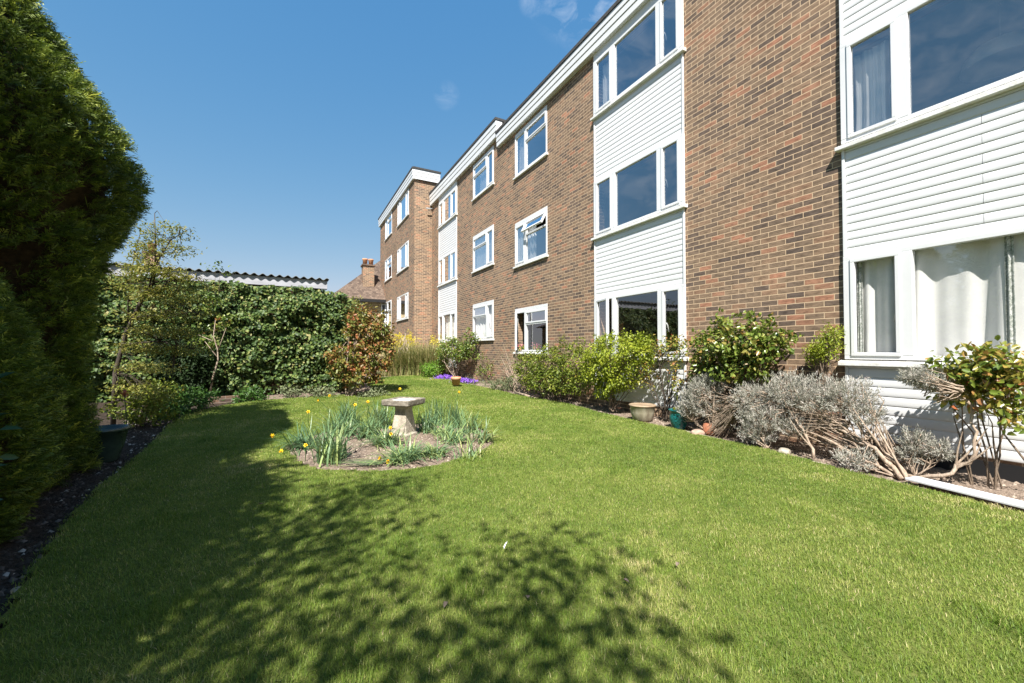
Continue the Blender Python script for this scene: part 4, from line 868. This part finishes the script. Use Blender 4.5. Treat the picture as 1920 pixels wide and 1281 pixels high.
pot('flower_pot', 'dark green glazed pot half hidden under the tall conifer', p, [(.12, 0), (.135, .02), (.18, .2), (.205, .34), (.228, .345), (.232, .375), (.21, .38), (.18, .3)], 'glazed_dark', (.185, .3))

# ================================================================== PLANTS ALONG THE FACADE
G = 'shrubs in the bed along the flats'
shrub('bushy_shrub', 'dense green shrub with orange tips under the opened ground floor window', 'shrub', onX(1040, 752, 5.5), [blob(990, 690, 26, 28, X=5.5), blob(1030, 678, 36, 32, X=5.5), blob(1080, 672, 34, 38, X=5.5), blob(1015, 712, 34, 22, X=5.45), blob(1060, 715, 44, 24, X=5.5)], 720, 11, .055, .032, 'midgreen', 18, .012, seed=61, shell=.35, maxx=5.9, group=G)
shrub('bushy_shrub', 'lime yellow shrub before the near white bay', 'shrub', onX(1150, 768, 5.5), [blob(1150, 665, 50, 36, X=5.5), blob(1125, 690, 38, 36, X=5.45), blob(1165, 700, 36, 34, X=5.45), blob(1205, 655, 24, 22, X=5.6), blob(1135, 728, 24, 20, X=5.45)], 760, 11, .05, .03, 'lime', 16, .012, seed=62, shell=.35, maxx=5.88, group=G)
shrub('thin_rose', 'thin twiggy rose with copper young leaves before the near white bay', 'rose', onX(1248, 782, 5.6), [blob(1262, 645, 20, 16, X=5.6), blob(1240, 655, 22, 14, X=5.6), blob(1265, 690, 14, 22, X=5.55), blob(1215, 700, 20, 22, X=5.6), blob(1275, 725, 12, 20, X=5.5)], 110, 6, .055, .035, 'rose_red', 13, .011, 'dark_bark', seed=63, shell=.1, maxx=5.88, tintpow=.7, group=G)
shrub('rose_bush', 'big rounded glossy rose bush against the brick between the white bays', 'rose', onX(1385, 770, 5.6), [blob(1340, 660, 46, 42, X=5.55), blob(1390, 640, 46, 38, X=5.55), blob(1432, 655, 34, 28, X=5.6), blob(1462, 638, 18, 16, X=5.6), blob(1318, 692, 24, 28, X=5.5), blob(1395, 692, 40, 26, X=5.55), blob(1352, 612, 12, 16, X=5.6), blob(1408, 603, 13, 14, X=5.6), blob(1440, 612, 8, 12, X=5.6), blob(1472, 628, 12, 8, X=5.62)], 400, 9, .068, .046, 'rose', 18, .013, seed=64, shell=.2, tintpow=.75, maxx=5.88, group=G)
shrub('feathery_shrub', 'small feathery pale green shrub left of the large ground floor window', 'shrub', onX(1545, 745, 5.75), [blob(1550, 652, 24, 20, X=5.75), blob(1560, 625, 14, 14, X=5.78), blob(1528, 664, 16, 12, X=5.75)], 130, 10, .05, .012, 'lime', 8, .008, seed=65, shell=.1, maxx=5.9, group=G)
shrub('rose_bush', 'rose with green and copper red leaves at right under the large window', 'rose', onX(1850, 905, 5.55), [blob(1795, 690, 40, 20, X=5.55), blob(1850, 680, 44, 22, X=5.55), blob(1895, 692, 34, 26, X=5.5), blob(1870, 735, 40, 28, X=5.45), blob(1905, 775, 26, 26, X=5.4), blob(1790, 735, 26, 18, X=5.55), blob(1830, 715, 36, 22, X=5.5)], 180, 8, .068, .042, 'rose_red', 9, .0095, 'bark', seed=66, shell=.2, maxx=5.86, tw=.8, tintpow=.95, bspread=(.07, .17), group=G)
# lavender: grey tufts on woody stems
def lavender(label, base, blobs, ntuft, trunks, seed, dead=60, fans=()):
    t = thing('lavender', label, 'lavender', base, 'lavender bushes in the bed along the flats')
    ntuft = int(ntuft*1.35); c, d = scatter(blobs, ntuft, seed, .35, .6); c[:, 2] = np.maximum(c[:, 2], .04); c[:, 0] = np.minimum(c[:, 0], 5.86); per = 15; n = ntuft*per
    ax = np.repeat(d*.7+np.array([0, -.1, .65]), per, 0)+rdir(n)*.75
    pos = np.repeat(c, per, 0)+nrmz(np.repeat(d*.6+np.array([0, 0, .6]), per, 0))*rng.uniform(-.05, .05, (n, 1))+rng.normal(size=(n, 3))*.008
    tt = np.clip(np.repeat(rng.random(ntuft), per)*.45+rng.random(n)*.5, 0, 1)
    leaves('foliage', pos, ax, rdir(n), .034*rng.uniform(.6, 1.3, n), .0062, 'lavender', t, tt, .1, .05)
    mb = MB()
    for path, r0 in trunks:
        pp = [onX(a, b_, X) for a, b_, X in path]
        for p_ in pp: p_[2] = max(p_[2], .02)
        pp = [pp[0]]+[p_ for i in range(1, len(pp)) for p_ in (pp[i-1]*.67+pp[i]*.33+rng.normal(size=3)*r0*.7, pp[i-1]*.33+pp[i]*.67+rng.normal(size=3)*r0*.7, pp[i])]
        k = len(pp); mb.tube(pp, [r0*.8*(1-.65*i/(k-1))*rng.uniform(.8, 1.15) for i in range(k)], 8)
        for q_ in range(7):
            i = rng.integers(0, k-2); j = min(k-1, i+rng.integers(2, 5)); o_ = rng.normal(size=3)*r0*2.2
            mb.tube([pp[i], (pp[i]+pp[j])/2+o_, pp[j]+o_*1.6+np.array([0, 0, .03])], [r0*.4, r0*.32, r0*.15], 5, False)
    for (xa, ya, xb, yb, sp, nn) in fans:
        for q_ in range(nn):
            X_ = 5.27+random.random()*.16; p0 = onX(xa+random.gauss(0, sp*.25), ya+random.gauss(0, sp*.3), X_); p1 = onX(xb+random.gauss(0, sp), yb+random.gauss(0, sp), X_-random.random()*.1)
            for p_ in (p0, p1): p_[2] = max(p_[2], .02)
            mb.tube([p0, (p0+p1)/2+rng.normal(size=3)*.022, p1], [.0065, .005, .002], 4, False)
    tr = [np.array(onX(a, b_, X)) for path, _ in trunks for a, b_, X in path]
    tr = np.array(tr); tr[:, 2] = np.maximum(tr[:, 2], .02)
    for i in rng.choice(ntuft, min(ntuft, dead), replace=False):
        e = c[i]; s = tr[np.argmin(np.linalg.norm(tr-e, axis=1)+rng.random(len(tr))*.2)]
        m_ = (s+e)/2+rng.normal(size=3)*.04; mb.tube([s, m_, e], [.007, .005, .002], 4, False)
    mb.build('stems', 'pale_bark', t); return t
lavender('rounded silver lavender beside the teal pot', onX(1330, 815, 5.3), [blob(1310, 748, 36, 36, X=5.35), blob(1335, 722, 24, 20, X=5.4), blob(1295, 770, 20, 20, X=5.3)], 620, [([(1330, 815, 5.3), (1345, 780, 5.35), (1330, 745, 5.35)], .02), ([(1335, 815, 5.3), (1370, 770, 5.4), (1400, 740, 5.4)], .018), ([(1330, 812, 5.3), (1300, 790, 5.3)], .015)], 71, 150, [(1405, 735, 1340, 800, 16, 60), (1400, 745, 1345, 770, 14, 50), (1395, 760, 1335, 812, 12, 30)])
lavender('widest grey lavender mass with tangled woody stems below the brick pier', onX(1560, 850, 5.3), [blob(1425, 748, 48, 32, X=5.4), blob(1482, 738, 44, 34, X=5.4), blob(1440, 785, 46, 26, X=5.3), blob(1530, 748, 46, 36, X=5.4), blob(1590, 745, 44, 34, X=5.4), blob(1625, 778, 30, 24, X=5.35), blob(1420, 812, 34, 18, X=5.25), blob(1490, 800, 30, 16, X=5.3), blob(1600, 862, 34, 14, X=5.1)], 1700,
         [([(1700, 900, 5.15), (1660, 850, 5.25), (1610, 800, 5.35), (1590, 760, 5.4)], .03), ([(1690, 900, 5.12), (1640, 840, 5.2), (1560, 800, 5.3), (1500, 775, 5.35)], .028), ([(1680, 895, 5.15), (1600, 850, 5.2), (1530, 815, 5.25), (1440, 790, 5.3)], .022), ([(1525, 860, 5.15), (1510, 815, 5.2), (1480, 770, 5.3), (1450, 745, 5.35)], .022), ([(1440, 840, 5.15), (1430, 800, 5.25), (1400, 760, 5.35)], .02), ([(1650, 880, 5.15), (1620, 830, 5.25), (1640, 790, 5.35)], .018)], 72, 330, [(1590, 800, 1490, 785, 16, 60), (1640, 850, 1540, 810, 16, 50), (1690, 895, 1600, 830, 14, 40), (1690, 900, 1640, 800, 12, 30)])
lavender('small upright lavender left of the right hand rose', onX(1715, 893, 5.3), [blob(1718, 838, 22, 26, X=5.4), blob(1700, 855, 14, 14, X=5.35), blob(1765, 846, 14, 14, X=5.4)], 230, [([(1715, 893, 5.3), (1712, 860, 5.35), (1718, 835, 5.4)], .012), ([(1715, 893, 5.3), (1745, 870, 5.35), (1768, 848, 5.4)], .01)], 73, 50)
lavender('leaning lavender on a long crooked branch in front of the right rose', onX(1660, 893, 5.2), [blob(1722, 708, 24, 12, X=5.35), blob(1745, 722, 26, 12, X=5.35), blob(1700, 712, 10, 8, X=5.35)], 170, [([(1650, 893, 5.2), (1720, 896, 5.22), (1785, 888, 5.25), (1818, 868, 5.3), (1832, 810, 5.35), (1822, 760, 5.38), (1790, 730, 5.38), (1745, 716, 5.36)], .025)], 74, 70, [(1805, 730, 1740, 715, 9, 40), (1800, 735, 1760, 740, 9, 30)])
# white plastic edging board, stones
a, b_ = np.array([5.09, 1.62]), np.array([4.9, .55]); dr = (b_-a)/np.linalg.norm(b_-a); nr_ = np.array([-dr[1], dr[0]])
mb = MB(); vs = []
for p_ in (a, b_):
    for s in (-.085, .085): vs += [(*(p_+nr_*s), .045), (*(p_+nr_*s), .066)]
mb.add(vs, [(0, 4, 5, 1), (2, 3, 7, 6), (1, 5, 7, 3), (0, 2, 6, 4), (0, 1, 3, 2), (4, 6, 7, 5)])
tag(mb.build('edging_board', 'board', None, .004), 'white plastic edging board lying along the lawn edge at right', 'edging board')
a, b_ = np.array([5.2, 4.2]), np.array([4.98, 2.2]); dr = (b_-a)/np.linalg.norm(b_-a); nr_ = np.array([-dr[1], dr[0]]); vs = []
for p_ in (a, b_):
    for s in (-.025, .025): vs += [(*(p_+nr_*s), .0), (*(p_+nr_*s), .035)]
tag(MB().add(vs, [(0, 4, 5, 1), (2, 3, 7, 6), (1, 5, 7, 3), (0, 2, 6, 4), (0, 1, 3, 2), (4, 6, 7, 5)]).build('edging_strip', 'stone', None, .004), 'low grey edging strip between lawn and lavender bed', 'edging')
def stone(label, p, s, mat, seed, cat='stone', name='stone', group=None):
    d = rdir(1); import bmesh
    bm = bmesh.new(); bmesh.ops.create_icosphere(bm, subdivisions=3, radius=1)
    for v in bm.verts:
        q_ = np.array(v.co)[None]; k = 1+.22*lump(q_, seed, 2.)[0]; v.co = Vector(np.clip(np.array(v.co)*k, -.85, .85))*Vector(s) if False else Vector(tuple(np.clip(np.array(v.co)*k, -.82, .82)*np.array(s)))
    me = bpy.data.meshes.new(name); bm.to_mesh(me); bm.free(); me.polygons.foreach_set('use_smooth', np.ones(len(me.polygons), bool))
    o = link(name, me, mat); o.location = [float(v) for v in p]; o.rotation_euler = (0, 0, seed); return tag(o, label, cat, group)
stone('rounded pinkish brick lump on the lawn edge under the silver lavender', (5.19, 3.98, .04), (.12, .08, .06), 'pink_stone', 3)
stone('broken red brick tucked behind the pinkish lump under the lavender', (5.34, 3.9, .1), (.1, .08, .1), 'red_clay', 5, 'brick', 'broken_brick')
stone('flat brown stone wedged at the foot of the woody lavender', (5.12, 2.75, .05), (.07, .09, .04), 'stone', 8)
for k, (a, b_, lab) in enumerate(((383, 1030, 'leftmost of the pale pebbles in the bark border'), (0, 0, ''))):
    pass
for k, (a, b_, s, lab) in enumerate(((30, 1112, .022, 'pale pebble by the lawn edge at the bottom left corner'), (145, 980, .018, 'round white pebble on bark chips before the low conifer'), (190, 910, .02, 'white flint pebble on the bark midway to the green pot'), (345, 800, .035, 'white stone at the lawn edge beside the ferns'), (12, 1195, .03, 'broad pale flint nearest the camera in the bark border'))):
    p = onZ(a, b_); stone(lab, (p[0], p[1], .015), (s*1.2, s*.9, s*.6), 'stone', 20+k, 'pebble', 'pebble', 'pebbles in the bark border')

# ================================================================== BIRDBATH and daffodil bed
BX, BY = 1.37, 5.75; bz = float(bedz(np.array([BX]), np.array([BY]))[0])
t = thing('birdbath', 'stone birdbath with square basin on tapered pedestal in the round bed', 'birdbath', (BX, BY, bz))
def frust(mb, secs, rot):
    vs = []
    for hw, z in secs:
        for sx, sy in ((-1, -1), (1, -1), (1, 1), (-1, 1)):
            vs.append((BX+hw*(sx*math.cos(rot)-sy*math.sin(rot)), BY+hw*(sx*math.sin(rot)+sy*math.cos(rot)), bz+z))
    fs = [(4*i+j, 4*i+(j+1) % 4, 4*i+4+(j+1) % 4, 4*i+4+j) for i in range(len(secs)-1) for j in range(4)]
    return mb.add(vs, fs+[(3, 2, 1, 0), tuple(range(4*len(secs)-4, 4*len(secs)))])
rot = R(-48)
frust(MB(), [(.14, -.03), (.14, .03), (.12, .05), (.116, .12), (.084, .36), (.086, .385), (.095, .42)], rot).build('pedestal', 'stone', t, .008)
frust(MB(), [(.19, .4205), (.212, .44), (.216, .505), (.2, .512), (.168, .508), (.155, .48)], rot).build('basin', 'old_stone', t, .006)
frust(MB(), [(.156, .481), (.163, .492)], rot).build('basin_floor', 'basin', t)
DG = 'daffodil clumps in the round bed'
def daffclump(label, x, y, n, ln, lean, seed, bend=(.2, 1.6), tb=0.):
    z = float(bedz(np.array([x]), np.array([y]))[0]); t = thing('daffodil_leaves', label, 'plant', (x, y, z), DG)
    n = int(n*2.5); bs = np.stack([x+rng.normal(size=n)*.075, y+rng.normal(size=n)*.075, np.full(n, z)], 1); az = rng.uniform(0, 6.28, n)
    strips('leaves', bs, az, np.clip(rng.normal(lean, .25, n), .1, 1.55), ln*1.12*rng.uniform(.6, 1.15, n), .015*rng.uniform(.7, 1.3, n), rng.uniform(bend[0], bend[1], n), 'daff', t, np.clip(rng.random(n)*.8+tb, 0, 1), 7)
W = lambda a, b_: onZ(a, b_, .05)
spec = [('big fountain of daffodil leaves at the left front of the bed', 620, 862, 60, .42, 1.25, (.3, 1.5), .1), ('floppy blue green daffodil clump at the left edge of the bed', 572, 835, 70, .4, .75, (.5, 1.5), -.15),
        ('dense arching daffodil clump left behind the front fountain', 640, 815, 70, .38, 1.0, (.4, 1.7), -.05), ('daffodil leaf clump midway between fountain and pedestal', 690, 820, 60, .36, 1.0, (.5, 1.8), .0),
        ('low green daffodil clump at the pedestal foot, left side', 722, 835, 60, .32, .9, (.5, 1.8), .1), ('flattened daffodil leaves in front of the pedestal', 765, 858, 60, .3, .7, (.5, 1.5), .12),
        ('bent daffodil leaves right of the pedestal front', 815, 850, 45, .28, .7, (.4, 1.6), .12), ('leaf clump immediately right of the birdbath pedestal', 800, 810, 45, .3, 1.2, (.2, 1.4), .0),
        ('tall straight daffodil leaves behind the birdbath, right side', 815, 795, 36, .4, 1.42, (.0, .6), .0), ('upright daffodil leaves at the back right of the bed', 850, 800, 36, .36, 1.42, (.0, .7), .0),
        ('small daffodil tuft at the right front of the bed', 880, 855, 16, .26, 1.25, (.2, 1.4), .2), ('wispy daffodil leaves at the far right edge of the bed', 905, 825, 26, .3, .9, (.4, 1.8), .25),
        ('daffodil leaf clump behind the fountain toward the ivy', 655, 795, 50, .42, 1.2, (.2, 1.4), -.1), ('back clump of daffodil leaves left of the basin', 715, 800, 50, .42, 1.25, (.2, 1.3), -.05),
        ('narrow clump in the right middle of the bed', 850, 828, 40, .28, .9, (.4, 1.6), .1), ('sprawling leaf clump between pedestal and right edge', 835, 815, 50, .3, .8, (.4, 1.6), .15), ('low leaf clump before the pedestal, left of the flattened leaves', 745, 862, 40, .28, .8, (.4, 1.6), .1), ('thin upright leaves at the far right back', 880, 810, 30, .32, 1.3, (.1, 1.2), .15)]
for lab, a, b_, n, ln, le, bd, tb in spec:
    p = W(a, b_); daffclump(lab, p[0], p[1], n, ln, le, 0, bd, tb)
# flattened leaves lying at the front of the bed
p = W(640, 875); t = thing('fallen_leaves', 'bundle of flattened daffodil leaves lying on the soil at front', 'plant', (p[0], p[1], .03), DG)
n = 22; bs = np.stack([p[0]+.35+rng.normal(size=n)*.06, p[1]-.1+rng.normal(size=n)*.05, np.full(n, .07)], 1)
strips('leaves', bs, np.full(n, math.pi-.55)+rng.normal(size=n)*.22, np.full(n, .06), rng.uniform(.3, .55, n), .011, np.full(n, .1), 'daff', t, rng.random(n)*.9, 5)
fl = [(597, 750, 'leftmost tall daffodil flower nodding over the shaded lawn', .5), (618, 742, 'pale orange faded daffodil flower against the ivy foot', .5), (578, 772, 'small half shaded daffodil flower left of the fountain', .45), (666, 759, 'bright yellow daffodil flower facing the camera left of the basin', .48),
      (690, 753, 'yellow daffodil flower nearest the basin on its left', .5), (750, 729, 'yellow daffodil flower rising above the birdbath basin', .62), (861, 735, 'yellow daffodil flower standing alone right of the birdbath', .5), (511, 816, 'daffodil flower drooping out over the lawn at far left', .3),
      (528, 845, 'daffodil flower low on the lawn at left edge of the bed', .12), (573, 835, 'daffodil flower in shade inside the floppy clump', .2), (713, 858, 'yellow daffodil flower lying near the front soil', .1), (727, 866, 'spent daffodil flower lying beside another at the front', .06), (732, 802, 'pale daffodil flower left of the pedestal', .28), (733, 814, 'yellow daffodil flower low against the pedestal', .2)]
for a, b_, lab, hz in fl:
    d0 = ray(a, b_); d_ = 4.9
    # pick the depth at which the flower stands hz above the soil
    tt = (hz-EYE)/d0[2] if abs(d0[2]) > 1e-3 else 5.5
    p = CP+d0*tt
    if not inbed(np.array([p[0]]), np.array([p[1]]), 1.25)[0]:
        tt = float(np.clip(tt, 4.6, 6.6)); p = CP+d0*tt
    gx, gy = p[0], p[1]
    v = np.array([gx-BC[0], gy-BC[1]]); q_ = math.hypot(v[0]/BR[0], v[1]/BR[1])
    if q_ > .9: gx, gy = BC[0]+v[0]*.9/q_, BC[1]+v[1]*.9/q_
    t = thing('daffodil', lab, 'daffodil', (gx, gy, .04), 'daffodils in the round bed')
    face = nrmz((CP-p)[None]*.25+np.array([[-.3, -.4, -.25]])+rng.normal(size=(1, 3))*.6)[0]
    MB().tube([(gx, gy, .03), ((gx*.7+p[0]*.3), (gy*.7+p[1]*.3), p[2]*.75), p+np.array([0, 0, .012]), p-face*.012], [.004, .0035, .003, .004], 5, False).build('stem', 'daff_stem' if 'daff_stem' in M else 'fern', t)
    u_ = np.cross(face, [0, 0, 1.]); u_ /= np.linalg.norm(u_); w_ = np.cross(u_, face)
    ang = np.arange(6)*math.pi/3; ax = np.cos(ang)[:, None]*u_+np.sin(ang)[:, None]*w_
    ob = leaves('petals', np.tile(p, (6, 1)), ax+face*.1, np.tile(face, (6, 1)), .025, .017, 'petal', t, np.ones(6), .1, .1)
    MB().tube([p, p+face*.016, p+face*.03], [.005, .007, .01], 10, False).build('trumpet', 'trumpet', t)
# small things on the lawn
o = leaves('feather', np.array([onZ(945, 1030, .08)]), np.array([[.5, .5, .4]]), np.array([[-.5, .2, .8]]), .06, .014, 'curtain', None, np.array([1.]))
tag(o, 'small white feather lying on the grass mid lawn', 'feather')
for a, b_, lab in ((838, 1128, 'dry curled leaf lying in the dappled shade on the lawn'), (990, 1122, 'pinkish dry leaf on the lawn between shadow patches'), (484, 946, 'brown leaf in the deep shade on the left lawn'), (1168, 1086, 'dry tan leaf on the sunny lawn right of the shade'), (1272, 1055, 'tan leaf on the sunny lawn toward the lavender')):
    p = onZ(a, b_, .07); o = leaves('fallen_leaf', np.array([p]), rdir(1)*np.array([1, 1, .1]), np.array([[.1, .1, 1]]), .035, .022, 'clod', None, np.array([.35]), .3, .2)
    tag(o, lab, 'leaf', 'dry leaves on the lawn')
